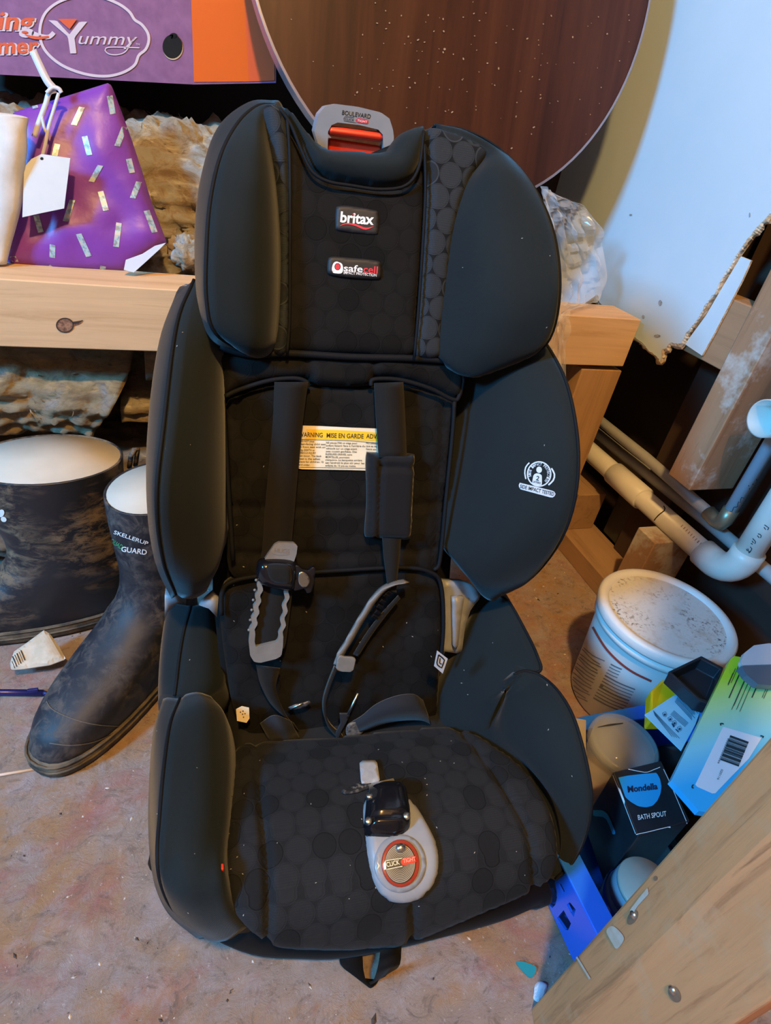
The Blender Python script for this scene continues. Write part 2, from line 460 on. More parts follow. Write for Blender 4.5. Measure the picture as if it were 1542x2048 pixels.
# ================================================================== the setting
XW, YB = 0.806, 1.28
m_floor, nt, b = base_mat('dusty_board_floor', (0.5, 0.35, 0.25), 0.62)
v = coords(nt)
c1 = ramp(nt, noise_t(nt, v, 4.6, 7, 0.62, 0.5), [(0.32, (0.40, 0.205, 0.07)), (0.43, (0.45, 0.275, 0.15)), (0.52, (0.41, 0.315, 0.265)), (0.60, (0.43, 0.30, 0.21)), (0.72, (0.42, 0.22, 0.085))])
c1 = mixc(nt, c1, (0.42, 0.145, 0.135), ramp(nt, noise_t(nt, coords(nt, (1, 1.5, 1)), 6.1, 7, 0.72, 0.6), [(0.50, (0, 0, 0)), (0.66, (0.75, 0.75, 0.75))]))
c1 = mixc(nt, c1, (0.47, 0.41, 0.42), ramp(nt, noise_t(nt, v, 13, 9, 0.8, 0.3), [(0.49, (0, 0, 0)), (0.66, (0.85, 0.85, 0.85))]))
c1 = mixc(nt, c1, (0.20, 0.15, 0.12), ramp(nt, noise_t(nt, coords(nt, (1, 1.3, 1)), 34, 9, 0.82, 1.2), [(0.52, (0, 0, 0)), (0.64, (0.85, 0.85, 0.85))]))
c1 = mixc(nt, c1, (0.06, 0.045, 0.04), ramp(nt, noise_t(nt, coords(nt, (1.5, 1, 1)), 95, 4, 0.75), [(0.66, (0, 0, 0)), (0.71, (0.9, 0.9, 0.9))]))
c1 = mixc(nt, c1, (0.66, 0.60, 0.56), ramp(nt, noise_t(nt, coords(nt, (1.3, 1, 1.1)), 130, 4, 0.75), [(0.63, (0, 0, 0)), (0.69, (0.85, 0.85, 0.85))]))
nt.links.new(c1, b.inputs['Base Color'])
bump(nt, b, noise_t(nt, v, 42, 12, 0.82, 0.6), 0.9, 0.006)
m_pine = wood('new_pine_rail', (0.72, 0.46, 0.24), (0.50, 0.27, 0.11), axis=0)
m_pine_z = wood('old_rimu_stud', (0.42, 0.24, 0.13), (0.24, 0.12, 0.06), axis=2, stain=(0.55, 0.50, 0.44))
m_pine_y = wood('dusty_bottom_plate', (0.40, 0.24, 0.13), (0.24, 0.13, 0.07), axis=1)
m_pine_p = wood('orange_post', (0.50, 0.28, 0.12), (0.36, 0.18, 0.07), axis=2)
m_pine_n = wood('pale_near_stud', (0.60, 0.255, 0.10), (0.20, 0.065, 0.022), axis=2, scale=1.9, stain=(0.52, 0.27, 0.13))
m_board = mottled('daylit_board', (0.52, 0.66, 0.74), (0.56, 0.69, 0.77), 6, 0.75, bmp=0.1, bscale=90, bdist=0.001)  # blue of the window light put into the board's even colour
m_core = mottled('torn_board_core', (0.42, 0.29, 0.15), (0.66, 0.58, 0.45), 90, 0.95, bmp=0.8, bscale=160, bdist=0.003)
m_wrap = mottled('dark_wall_lining', (0.020, 0.011, 0.008), (0.035, 0.018, 0.012), 7, 0.8)
m_paint = mottled('bare_framing_lining', (0.26, 0.19, 0.13), (0.32, 0.24, 0.17), 3, 0.8)

mb = MB(); mb.span((-1.95, -2.05, -0.05), (1.2, YB + 0.1, 0.0)); struct(mk('floor', mb, m_floor, smooth=False))
mb = MB(); mb.span((-1.95, -2.05, 2.45), (1.2, YB + 0.1, 2.5)); struct(mk('ceiling', mb, m_paint, smooth=False))
mb = MB(); mb.span((-1.95, YB, 0), (1.2, YB + 0.05, 2.45))
wb = struct(mk('wall_back', mb, m_wrap, smooth=False))
mb = MB(); mb.span((-1.95, -2.05, 0), (1.2, -2.0, 2.45)); struct(mk('wall_front', mb, m_paint, smooth=False))
mb = MB()
for a, b_ in (((-1.95, -2.0, 0), (-1.9, -0.5, 2.45)), ((-1.95, 0.0, 0), (-1.9, YB, 2.45)), ((-1.95, -0.5, 0), (-1.9, 0.0, 1.38)), ((-1.95, -0.5, 1.94), (-1.9, 0.0, 2.45))): mb.span(a, b_)
struct(mk('wall_left', mb, m_paint, smooth=False))
mb = MB()
for a, b_ in (((-1.94, -0.5, 1.38), (-1.89, -0.46, 1.94)), ((-1.94, -0.04, 1.38), (-1.89, 0.0, 1.94)), ((-1.94, -0.46, 1.38), (-1.89, -0.04, 1.42)), ((-1.94, -0.46, 1.90), (-1.89, -0.04, 1.94))): mb.span(a, b_)
struct(mk('window_1', mb, m_board, smooth=False))
# timber frame of the back wall: rail with its post, children of the wall
sl = math.radians(0.7)
mb = MB(); mb.box((-0.566, 0.90, 0.475), (2.69, 0.085, 0.088), Matrix.Rotation(-sl * 0.9, 3, 'Y'))
rail = struct(mk('trim_1', mb, m_pine, smooth=True, bevel=0.002))
mb = MB(); mb.span((0.695, 0.862, 0.0), (0.785, 0.935, 0.436)); struct(mk('trim_2', mb, m_pine_p, bevel=0.002))
mb = MB(); mb.span((-1.06, 0.872, 0.0), (-1.01, 0.94, 0.42)); struct(mk('trim_3', mb, m_pine_p, bevel=0.002))
p = Print([rail], 0.0006)
p.ell((130, 650), 16, 13.5); p.poly([(146, 643), (160, 642), (168, 640), (160, 648), (146, 652)], 5); p.done('knot', mottled('knot_brown', (0.12, 0.05, 0.025), (0.36, 0.18, 0.10), 260, 0.8), rail, 'dark round knot')
p = Print([rail], 0.0009); p.ell((130, 650), 18, 15, inner=0.85); p.poly([(146, 643), (160, 641), (168, 639), (158, 646), (146, 648)], 5); p.done('knot_ring', plain('knot_dark', (0.05, 0.028, 0.02), 0.9), rail)

wr = bpy.data.objects.new('wall_right', None); COL.objects.link(wr); wr.location = (XW, 0.3, 0); struct(wr)
mb = MB(); mb.span((0.955, -2.0, 0), (0.975, YB, 2.45)); mk('backing_board', mb, m_wrap, wr, smooth=False)
mb = MB(); mb.span((XW, -2.0, 0), (XW + 0.10, YB, 0.046)); mk('bottom_plate', mb, m_pine_y, wr, bevel=0.002)
mb = MB(); mb.span((XW, 0.626, 0.318), (XW + 0.10, 0.680, 2.45)); stud = mk('stud', mb, m_pine_z, wr, bevel=0.002)
mb = MB(); mb.span((XW, 0.636, 0.046), (XW + 0.10, 0.687, 0.196)); mk('cut_stud', mb, m_pine_z, wr, bevel=0.003)
for y in (0.03, -0.57, -1.17):
    mb = MB(); mb.span((XW, y, 0.046), (XW + 0.10, y + 0.05, 2.45)); mk('stud', mb, m_pine_z, wr, bevel=0.002)
mb = MB(); mb.span((XW + 0.002, 0.680, 0.512), (XW + 0.05, YB, 0.612)); mk('nog', mb, m_pine_y, wr, bevel=0.002)
mb = MB(); mb.span((0.815, 0.875, 0.046), (0.889, YB, 0.142)); mk('block', mb, m_pine_y, wr, bevel=0.002)
mb = MB(); mb.span((XW + 0.09, 0.72, 0.046), (XW + 0.14, 0.80, 2.45)); mk('inner_stud', mb, plain('dark_stud', (0.05, 0.026, 0.017), 0.8), wr, bevel=0.002)
# plasterboard with its torn lower and right edge
def wallp(px, py): q = W(px, py, x=XW - 0.010); return (q[1], q[2])
torn = [(1193, 590), (1197, 603), (1206, 616), (1222, 628), (1236, 640), (1243, 650), (1256, 662), (1264, 672), (1275, 682), (1286, 690), (1297, 703), (1312, 713), (1320, 726), (1326, 712), (1325, 700), (1335, 698), (1339, 688), (1350, 687), (1361, 690),
        (1372, 670), (1386, 652), (1400, 633), (1415, 606), (1432, 585), (1443, 560), (1460, 535), (1476, 508), (1496, 480), (1515, 455), (1542, 428)]
yz = [wallp(*q) for q in torn]
rnd = random.Random(3); e = yz[-1]
for i in range(12): yz.append((e[0] - 0.012 * i + rnd.uniform(-.006, .006), e[1] + 0.11 * (i + 1)))
poly = [(YB, 0.44), (1.06, 0.50)] + yz + [(yz[-1][0], 2.45), (YB, 2.45)]
def sheet(poly, x0, x1):
    V, Fc, segs, nb = tri(poly, (), None); m = len(V); mb = MB()
    mb.add([(x0, a, b_) for a, b_ in V] + [(x1, a, b_) for a, b_ in V], [tuple(t) for t in Fc] + [tuple(m + i for i in t) for t in Fc])
    me = MB(); me.add([(x0, a, b_) for a, b_ in V] + [(x1, a, b_) for a, b_ in V], [(a, b_, m + b_, m + a) for a, b_ in segs]); return mb, me
a, e_ = sheet(poly, XW - 0.010, XW - 0.0005)
board = mk('plasterboard', a, m_board, wr, smooth=False); mk('torn_edge', e_, m_core, board, smooth=False)
# ragged strip of torn core along the break and the paper sliver still hanging behind it
core = MB(); rn = random.Random(5); T_ = resample(np.array(torn, float), 3.0, False); G = np.gradient(T_, axis=0); G /= np.linalg.norm(G, axis=1)[:, None]
low = len(T_) * 0.52; vs_ = []; wv_ = 6.0
for i, (q, g_) in enumerate(zip(T_, G)):
    n_ = np.array([-g_[1], g_[0]]); wv_ = min(13, max(2.5, wv_ + rn.uniform(-3, 3)))
    o_ = q + n_ * wv_ * (0.75 if i < low else 1.0)
    vs_ += [W(*(q - n_ * rn.uniform(.5, 3)), x=XW - .0108), W(*(q * .5 + o_ * .5), x=XW - .009 + rn.uniform(-.001, .001)), W(*o_, x=XW - .003 + rn.uniform(-.0015, .0015)), W(*(q + n_ * wv_ * .5), x=XW - .0008)]
n4 = len(vs_) // 4
core.add(vs_, [(4 * i + k_, 4 * i + 4 + k_, 4 * i + 4 + (k_ + 1) % 4, 4 * i + (k_ + 1) % 4) for i in range(n4 - 1) for k_ in range(4)])
mk('torn_core', core, m_core, board, smooth=False)
sv = [wallp(*q) for q in ((1364, 688), (1398, 711), (1425, 662), (1452, 610), (1478, 560), (1496, 520), (1476, 512), (1440, 572), (1405, 632))]
a, e_ = sheet(sv, XW - 0.004, XW - 0.0005); sv_o = mk('paper_sliver', a, m_board, wr, smooth=False); mk('torn_edge', e_, m_core, sv_o, smooth=False)
p = Print([board], 0.0006)
for q in ((1321, 606, 4, 6), (1287, 634, 3, 4), (1315, 672, 7, 3), (1262, 430, 3, 2), (1500, 430, 1.5, 5)): p.ell(q[:2], q[2], q[3], n=9)
p.done('nail_hole', mottled('hole_grey', (0.20, 0.19, 0.18), (0.40, 0.42, 0.42), 300, 0.9), wr)

# ================================================================== the child seat
seat = bpy.data.objects.new('child_car_seat', None); COL.objects.link(seat)
seat.location = SO; seat.rotation_euler = (0, 0, TH)
tag(seat, 'charcoal and black child car seat with harness, red lever and grey release button', 'car seat')
def sp(name, mb, mat, parent=None, **kw):
    return mk(name, mb, mat, parent or seat, local=True, **kw)
def pt(q):
    px, py, a, v_ = q; return S(px, py, **{a: v_})
def weave(o, poly):
    P = np.array(poly, float); L = np.r_[0, np.cumsum(np.linalg.norm(np.diff(P, axis=0), axis=1))]
    at = o.data.attributes.new('weave', 'FLOAT_VECTOR', 'POINT'); out = []
    for v_ in o.data.vertices:
        q = np.array([v_.co.y, v_.co.z]); best = (9, 0)
        for i in range(len(P) - 1):
            e = P[i + 1] - P[i]; t = min(max((q - P[i]) @ e / (e @ e), 0), 1); d = np.linalg.norm(q - P[i] - t * e)
            if d < best[0]: best = (d, L[i] + t * (L[i + 1] - L[i]))
        out += [v_.co.x, best[1], 0]
    at.data.foreach_set('vector', out); return o
def wing(name, LIP, IN, OUT, dp, bulge, mat=None, sub=6, lipr=0.0, pipe=True):
    L_ = np.array([pt(q) if len(q) == 4 else q for q in LIP]); I_ = np.array([pt(q) for q in IN])
    O_ = np.array([pt(q) for q in OUT]) if isinstance(OUT, list) else L_ + np.array(OUT)
    L_, I_, O_ = catmull(L_, sub), catmull(I_, sub), catmull(O_, sub)
    n = len(L_); rings = []; dp = np.array(dp)
    for i in range(n):
        t = L_[min(i + 1, n - 1)] + I_[min(i + 1, n - 1)] - L_[max(i - 1, 0)] - I_[max(i - 1, 0)]
        nr = np.cross(t, L_[i] - I_[i]); nr /= np.linalg.norm(nr) + 1e-9
        if nr @ (SC - L_[i]) < 0: nr = -nr
        g = min(1, np.linalg.norm(L_[i] - I_[i]) / 0.07) * bulge
        sec = [I_[i] + dp, I_[i], I_[i] * .72 + L_[i] * .28 + nr * g * .8, I_[i] * .42 + L_[i] * .58 + nr * g, I_[i] * .14 + L_[i] * .86 + nr * g * .62, L_[i], O_[i], O_[i] + dp * .8]
        rings.append(catmull(sec, 3, True))
    c0, c1 = rings[0].mean(0), rings[-1].mean(0)
    rings = [c0 + (rings[0] - c0) * .6] + rings + [c1 + (rings[-1] - c1) * .6]
    mb = MB(); mb.loft(rings); w = sp(name, mb, mat or m_fab)
    if pipe:
        mb = MB(); mb.tube(L_ + (SC - L_) / np.linalg.norm(SC - L_, axis=1)[:, None] * .0012, 0.0019, 8); sp('piping', mb, m_pipe, w)
    return w
# base: black skirt standing on the floor, grey shell behind it
ol = [S(*q, Z=.045)[:2] for q in ((303, 1690), (318, 1745), (345, 1800), (400, 1860), (500, 1905), (600, 1914), (690, 1913), (800, 1893), (900, 1868), (1020, 1835))] + [S(1090, 1794, Z=.065)[:2], S(1122, 1755, Z=.09)[:2]]
ol = catmull(np.array([(-.14, .43), (-.18, .33)] + [tuple(q) for q in ol] + [(.186, .10), (.176, .17), (.17, .30), (.15, .43)]), 4, True)
cen = np.array([0, .22])
def ring(z, s_): return [(*(cen + (q - cen) * s_), z) for q in ol]
mb = MB(); mb.loft([ring(.002, .90), ring(.010, .95), ring(.028, .985), ring(.045, 1.0), ring(.062, .985), ring(.085, .93)]); sp('base_skirt', mb, m_black)
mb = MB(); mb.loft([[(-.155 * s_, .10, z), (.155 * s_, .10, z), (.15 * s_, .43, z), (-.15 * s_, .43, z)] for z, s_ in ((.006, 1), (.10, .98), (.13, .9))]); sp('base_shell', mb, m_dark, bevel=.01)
mb = slab([(436, 700), (930, 700), (915, 900), (895, 1180), (880, 1330), (870, 1480), (500, 1500), (440, 1330), (425, 1180)], sBACK, .004, 30, off=-.03, back=.05)
sp('back_shell', mb, m_black)
# pale plastic frame seen between backrest and base
mb = slab([(884, 1160), (936, 1164), (962, 1190), (940, 1215), (928, 1250), (921, 1306), (884, 1300)], sBACK, .004, 14, off=-.012, back=.01); fr = sp('plastic_frame', mb, m_grey)
mb = slab([(902, 1192), (925, 1190), (918, 1240), (912, 1296), (904, 1296), (903, 1240)], sBACK, .006, 12, off=-.006, back=.006); sp('frame_rib', mb, m_grey, fr)
mb = MB(); q = S(895, 1262, Y=.27); mb.ball(q, .006); sp('frame_bolt', mb, m_steel, fr)
mb = slab([(330, 1186), (372, 1206), (340, 1214), (330, 1240)], lambda a, b_, o=0: (S(a, b_, Y=.345), np.array([0, -1., 0])), .004, None, back=.01); sp('plastic_frame', mb, m_grey)
mb = slab([(398, 1208), (425, 1185), (437, 1195), (434, 1232), (418, 1215)], sBACK, .004, None, off=0.0, back=.01); sp('plastic_frame', mb, m_grey)
# side wings of the base
wing('side_bolster', [(381, 1212, 'Y', .33), (368, 1260, 'Y', .30), (359, 1310, 'Y', .27), (353, 1360, 'Y', .24), (349, 1392, 'Y', .225)],
     [(436, 1216, 'Y', .35), (447, 1270, 'Y', .32), (453, 1330, 'Y', .28), (450, 1375, 'Y', .25), (426, 1398, 'Y', .235)],
     [(337, 1210, 'Y', .35), (329, 1260, 'Y', .32), (324, 1310, 'Y', .285), (321, 1360, 'Y', .255), (320, 1396, 'Y', .24)], (0, .02, -.07), .016)
wing('side_bolster', [(360, 1397, 'Y', .215), (340, 1450, 'Y', .165), (327, 1540, 'Y', .11), (319, 1640, 'Y', .064), (315, 1710, 'Y', .035), (322, 1765, 'Y', .02), (345, 1815, 'Y', .012), (390, 1850, 'Y', .008)],
     [(426, 1400, 'Y', .215), (455, 1440, 'Y', .19), (466, 1520, 'Y', .14), (461, 1620, 'Y', .08), (452, 1700, 'Y', .04), (453, 1760, 'Y', .012), (470, 1815, 'Y', 0), (500, 1850, 'Y', -.004)],
     [(326, 1398, 'Y', .235), (311, 1450, 'Y', .19), (303, 1540, 'Y', .14), (300, 1640, 'Y', .095), (304, 1715, 'Y', .06), (316, 1772, 'Y', .04), (343, 1822, 'Y', .025), (395, 1866, 'Y', .016)], (0, .02, -.075), .018)
wru = wing('side_bolster', [(978, 1189, 'X', .205), (1014, 1200, 'X', .213), (1050, 1260, 'X', .22), (1074, 1310, 'X', .22), (1080, 1342, 'X', .218), (1036, 1347, 'X', .19)],
     [(955, 1196, 'Z', .225), (930, 1255, 'Z', .20), (905, 1315, 'Z', .175), (872, 1395, 'Z', .14), (884, 1462, 'Z', .12), (972, 1478, 'Z', .145)],
     (.012, .045, -.02), (0, .03, -.07), .010)
wing('side_bolster', [(1028, 1349, 'X', .185), (1052, 1342, 'X', .20), (1085, 1354, 'X', .215), (1120, 1387, 'X', .22), (1150, 1442, 'X', .222), (1174, 1530, 'X', .222), (1183, 1600, 'X', .222), (1172, 1668, 'X', .22), (1146, 1722, 'X', .215), (1112, 1758, 'X', .20)],
     [(1004, 1378, 'Z', .20), (1000, 1400, 'Z', .19), (990, 1432, 'Z', .175), (978, 1462, 'Z', .162), (984, 1486, 'Z', .158), (1030, 1522, 'Z', .165), (1077, 1570, 'Z', .165), (1103, 1625, 'Z', .155), (1112, 1690, 'Z', .13), (1096, 1756, 'Z', .09)],
     (.012, .03, -.03), (-.035, .02, -.045), .014)
# seat cushion, backrest pads
mb = pillow([(468, 1505), (520, 1493), (620, 1486), (700, 1479), (800, 1468), (890, 1462), (938, 1471), (1000, 1506), (1060, 1556), (1098, 1620), (1114, 1690), (1104, 1744), (1060, 1776), (960, 1815), (820, 1868), (740, 1881), (620, 1887), (540, 1882), (490, 1850), (459, 1800), (451, 1720), (455, 1640), (464, 1560)],
            sCUSH, .012, .018, .02, 9, seams=[[(512, 1495), (518, 1600), (534, 1750), (533, 1884)], [(906, 1464), (962, 1530), (1010, 1600), (1046, 1665), (1058, 1730), (1060, 1778)], [(818, 1800), (820, 1840), (815, 1872)]], groove=.007, gw=.0035, wob=.002)
cush = sp('seat_cushion', mb, m_circ2); weave(cush, CUSH)
mb = pillow([(442, 1190), (455, 1166), (500, 1155), (650, 1143), (800, 1135), (860, 1146), (881, 1172), (886, 1250), (880, 1330), (876, 1400), (872, 1462), (800, 1474), (700, 1484), (560, 1500), (505, 1480), (468, 1420), (450, 1320), (442, 1250)],
            sBACK, .008, .012, .02, 10, off=.006, wob=.006)
lowpad = sp('lower_back_pad', mb, m_circ); weave(lowpad, BACK)
mb = pillow([(452, 800), (480, 784), (540, 768), (615, 768), (690, 772), (745, 772), (800, 768), (860, 783), (906, 802), (903, 870), (890, 1000), (876, 1138), (800, 1142), (650, 1150), (470, 1158), (458, 1000), (451, 900)],
            sBACK, .011, .012, .01, 10, seams=[[(455, 1012), (600, 1014), (740, 1012), (890, 1004)], [(464, 1104), (600, 1106), (740, 1102), (880, 1092)], [(475, 800), (482, 1150)], [(884, 810), (862, 1140)]], groove=.006, wob=.004)
midpad = sp('back_pad', mb, m_circ); weave(midpad, BACK)
mb = pillow([(440, 712), (560, 708), (700, 712), (830, 716), (900, 722), (926, 750), (920, 792), (905, 797), (860, 776), (800, 758), (750, 756), (742, 770), (690, 773), (622, 768), (612, 756), (540, 760), (480, 780), (448, 792), (443, 750)],
            sBACK, .012, .012, .01, 9, off=.010, seams=[[(610, 712), (618, 760)], [(745, 716), (742, 760)]], groove=.004, wob=.005)
weave(sp('shoulder_pad', mb, m_circ), BACK)
for q in ([(450, 793), (480, 779), (540, 761), (590, 757), (613, 764), (616, 774)], [(742, 772), (748, 759), (800, 760), (860, 777), (905, 799), (918, 793), (926, 752), (905, 728)], [(909, 803), (905, 870), (892, 1000), (880, 1120), (868, 1140)], [(446, 800), (452, 900), (458, 1000), (466, 1120)],
          [(443, 1230), (444, 1185), (462, 1164), (520, 1152), (650, 1143), (800, 1135), (860, 1144), (882, 1170), (887, 1250), (881, 1330)]):
    mb = MB(); mb.tube([sBACK(x, y, .019)[0] for x, y in catmull(q, 5)], .0026, 8); sp('piping', mb, m_pipe)
# torso wings
tl = wing('torso_wing', [(388, 560, 'Y', .43), (353, 650, 'Y', .365), (327, 850, 'Y', .27), (313, 1000, 'Y', .228), (326, 1120, 'Y', .235), (352, 1188, 'Y', .275)],
          [(432, 620, 'Y', .43), (440, 720, 'Y', .41), (448, 850, 'Y', .375), (452, 1000, 'Y', .325), (450, 1080, 'Y', .30), (418, 1172, 'Y', .285)],
          [(352, 590, 'Y', .45), (318, 690, 'Y', .40), (297, 850, 'Y', .32), (293, 1000, 'Y', .285), (309, 1120, 'Y', .285), (342, 1196, 'Y', .305)], (.01, .06, 0), .022)
tr = wing('torso_wing', [(1050, 640, 'Y', .42), (1100, 700, 'X', .205), (1140, 790, 'X', .21), (1157, 930, 'X', .213), (1131, 1060, 'X', .213), (1064, 1154, 'X', .21), (1000, 1183, 'X', .205)],
          [(905, 640, 'Y', .43), (912, 730, 'Y', .42), (916, 800, 'Y', .40), (905, 930, 'Y', .355), (892, 1050, 'Y', .31), (905, 1110, 'Y', .28), (940, 1160, 'Y', .275)],
          (.010, .05, 0), (-.01, .06, 0), .020)
# headrest
mb = pillow([(558, 240), (600, 300), (622, 345), (660, 364), (760, 379), (812, 371), (838, 332), (846, 300), (848, 400), (842, 520), (832, 640), (828, 712), (700, 712), (575, 706), (500, 706), (548, 640), (560, 500), (558, 380), (552, 280)],
            sHEAD, .012, .012, .03, 9, wob=.002)
hp = sp('headrest_pad', mb, m_circ); weave(hp, HEAD)
mb = pillow([(556, 212), (580, 224), (604, 252), (628, 283), (650, 298), (690, 303), (765, 306), (780, 290), (795, 272), (818, 260), (846, 256), (846, 300), (836, 336), (812, 369), (760, 378), (690, 369), (652, 360), (622, 342), (600, 296), (578, 250)],
            sHEAD, .020, .020, .03, 8, off=.004)
sp('headrest_collar', mb, m_fab)
mb = pillow([(850, 268), (890, 262), (976, 304), (940, 360), (908, 460), (893, 590), (884, 660), (880, 714), (829, 711), (836, 620), (845, 500), (850, 380)], sHEAD, .011, .01, .03, 9, off=.008); weave(sp('headrest_strip', mb, m_circ3), HEAD)
mb = pillow([(528, 216), (556, 214), (574, 245), (578, 330), (578, 500), (577, 640), (572, 705), (545, 705), (556, 640), (562, 500), (552, 370), (536, 280)], sHEAD, .011, .01, .03, 9, off=.010); weave(sp('headrest_strip', mb, m_circ3), HEAD)
hr = wing('headrest_wing', [(866, 253, 'Y', .475), (930, 262, 'Y', .46), (1000, 300, 'Y', .445), (1065, 372, 'Y', .41), (1108, 470, 'Y', .372), (1119, 590, 'Y', .335), (1092, 688, 'Y', .335), (1020, 722, 'Y', .36), (930, 722, 'Y', .38)],
          [(880, 268, 'Y', .46), (935, 288, 'Y', .45), (968, 312, 'Y', .445), (936, 368, 'Y', .43), (904, 460, 'Y', .415), (889, 590, 'Y', .39), (881, 660, 'Y', .378), (880, 702, 'Y', .37), (878, 715, 'Y', .37)],
          (.008, .06, -.005), (-.01, .05, -.01), .024)
hl = wing('headrest_wing', [(550, 211, 'Y', .47), (515, 213, 'Y', .46), (477, 245, 'Y', .44), (442, 310, 'Y', .41), (421, 400, 'Y', .385), (413, 500, 'Y', .36), (413, 600, 'Y', .345), (431, 666, 'Y', .345), (490, 706, 'Y', .37)],
          [(553, 220, 'Y', .46), (532, 228, 'Y', .455), (533, 262, 'Y', .445), (545, 320, 'Y', .435), (556, 400, 'Y', .425), (561, 500, 'Y', .41), (560, 600, 'Y', .39), (553, 676, 'Y', .375), (545, 702, 'Y', .372)],
          [(548, 201, 'Y', .49), (495, 205, 'Y', .485), (436, 255, 'Y', .465), (404, 350, 'Y', .445), (392, 450, 'Y', .42), (393, 560, 'Y', .40), (402, 640, 'Y', .39), (428, 690, 'Y', .385), (488, 711, 'Y', .39)], (.01, .03, 0), .020)
for q in ([(575, 240), (580, 330), (580, 500), (579, 640), (574, 706)], [(849, 290), (851, 380), (845, 500), (837, 620), (829, 714)], [(560, 218), (582, 250), (602, 298), (624, 343), (656, 363), (700, 371), (760, 379), (812, 371), (838, 334), (848, 262)]):
    mb = MB(); mb.tube([sHEAD(x, y, .0185)[0] for x, y in catmull(q, 5)], .0017, 8); sp('seam_piping', mb, m_pipe)
mb = MB(); mb.tube([sHEAD(x, y, .010)[0] for x, y in catmull([(440, 694), (500, 709), (580, 707), (700, 714), (828, 717), (920, 724), (1020, 728)], 5)], .004, 8); sp('piping', mb, m_pipe)
# adjuster handle with red lever
hs = lambda a, b_, o=0: (S(a, b_, Y=.505 - o), np.array([0, -1., 0]))
mb = slab([(626, 262), (634, 228), (648, 212), (672, 208), (712, 213), (757, 224), (774, 236), (781, 258), (783, 275), (776, 310), (640, 310)], hs, .012, 6, smooth_outline=False, holes=[[(652, 330), (653, 262), (660, 249), (672, 244), (715, 249), (752, 258), (761, 268), (764, 330)]], back=.012)
hd = sp('adjuster_handle', mb, m_grey, smooth=False)
mb = MB(); A = [S(x, y, Y=.505) for x, y in ((653, 250), (763, 264), (762, 284), (653, 270))]; B = [S(x, y, Y=.505) for x, y in ((656, 276), (762, 292), (762, 312), (656, 312))]
mb.add([q + np.array([0, d, 0]) for d in (-.012, .008) for q in A], [(0, 1, 2, 3), (4, 7, 6, 5), (0, 4, 5, 1), (1, 5, 6, 2), (2, 6, 7, 3), (3, 7, 4, 0)]); lv = sp('lever', mb, m_red, bevel=.004)
mb = MB(); mb.add([q + np.array([0, d, 0]) for d in (-.003, .014) for q in B], [(0, 1, 2, 3), (4, 7, 6, 5), (0, 4, 5, 1), (1, 5, 6, 2), (2, 6, 7, 3), (3, 7, 4, 0)]); sp('lever_base', mb, m_red, lv, bevel=.003)
p = Print([hd], .0004); p.text('BOULEVARD', (683.5, 229), (740.5, 237.5), 9, .006); p.text('CLICK', (689, 239.5), (708, 242.5), 4.6, .01); p.line([(708, 235), (688, 232.5), (687, 241.5), (712, 245.5)], .9); p.done('print', m_ink, hd)
p = Print([hd], .0004); p.poly([(711, 240), (715, 236), (736, 239), (737, 247), (733, 248), (714, 245)], 4); p.done('print', m_redp, hd)
p = Print([hd], .0008); p.text('TIGHT', (714, 243), (734, 246), 4.4, .01); p.done('print', m_white, hd)

# harness
mb = ribbon([(549, 764, 616, 764, .022), (546, 840, 606, 840, .024), (538, 930, 597, 930, .026), (530, 1020, 589, 1022, .028), (526, 1080, 584, 1086, .030), (519, 1140, 588, 1144, .032), (503, 1262, 574, 1268, .034), (500, 1292, 568, 1296, .034)], sBACK); sl_ = sp('harness_strap', mb, m_web)
mb = ribbon([(748, 766, 806, 764, .022), (752, 840, 810, 838, .024), (757, 915, 813, 915, .027)], sBACK); sp('harness_strap', mb, m_web)
mb = ribbon([(764, 1068, 802, 1068, .026), (767, 1110, 799, 1112, .030), (772, 1150, 794, 1156, .035), (776, 1180, 792, 1185, .038)], sBACK); sp('harness_strap', mb, m_web)
mb = pillow([(733, 912), (745, 906), (790, 907), (824, 908), (829, 916), (825, 1000), (821, 1072), (812, 1079), (770, 1077), (738, 1074), (730, 1066), (734, 1000)], sBACK, .013, .010, .004, 7, off=.020, seams=[[(757, 908), (754, 1000), (752, 1076)], [(757, 932), (790, 932), (826, 934)]], groove=.007, gw=.0025)
sp('strap_pad', mb, fabric('strap_pad_black', (0.009, 0.009, 0.010)))
# grey rubber chest grip on the strap, wavy rails round a window
wv = lambda a, b_, n, amp, ph=0: [tuple(np.array(a) * (1 - t) + np.array(b_) * t + np.array([amp * math.sin(t * n * 2 * math.pi + ph), 0])) for t in np.linspace(0, 1, n * 8)]
outl = [(548, 1088), (556, 1083), (588, 1084), (594, 1090), (592, 1106), (586, 1124)] + wv((584, 1130), (566, 1268), 5, 2.4) + [(565, 1290), (562, 1308), (552, 1314), (520, 1322), (508, 1320), (500, 1308), (497, 1280)] + wv((499, 1262), (518, 1150), 5, 2.2, 3)[::1] + [(524, 1125), (534, 1108)]
inn = [(540, 1122), (582, 1124)] + wv((576, 1136), (557, 1270), 5, 2.2) + [(553, 1280), (511, 1290), (509, 1280)] + wv((510, 1262), (528, 1150), 5, 2.2, 3)
mb = slab(outl, sBACK, .005, 5, off=.036, holes=[resample(inn, 5)], back=.002); gp = sp('chest_grip', mb, m_rub, smooth=False)
p = Print([gp], .0005); p.line([(546, 1107), (560, 1110), (578, 1108)], 1.6, True); p.text('HUGS', (548, 1104), (578, 1106), 8, .01); p.done('embossing', plain('rubber_dark', (0.17, 0.16, 0.145), 0.6), gp)
mb = MB()
for t in np.linspace(0.04, 0.96, 7): mb.ball(sBACK(516 + (497 - 516) * t, 1135 + 130 * t, .038)[0], .0016)
sp('grip_stud', mb, m_rub, gp)
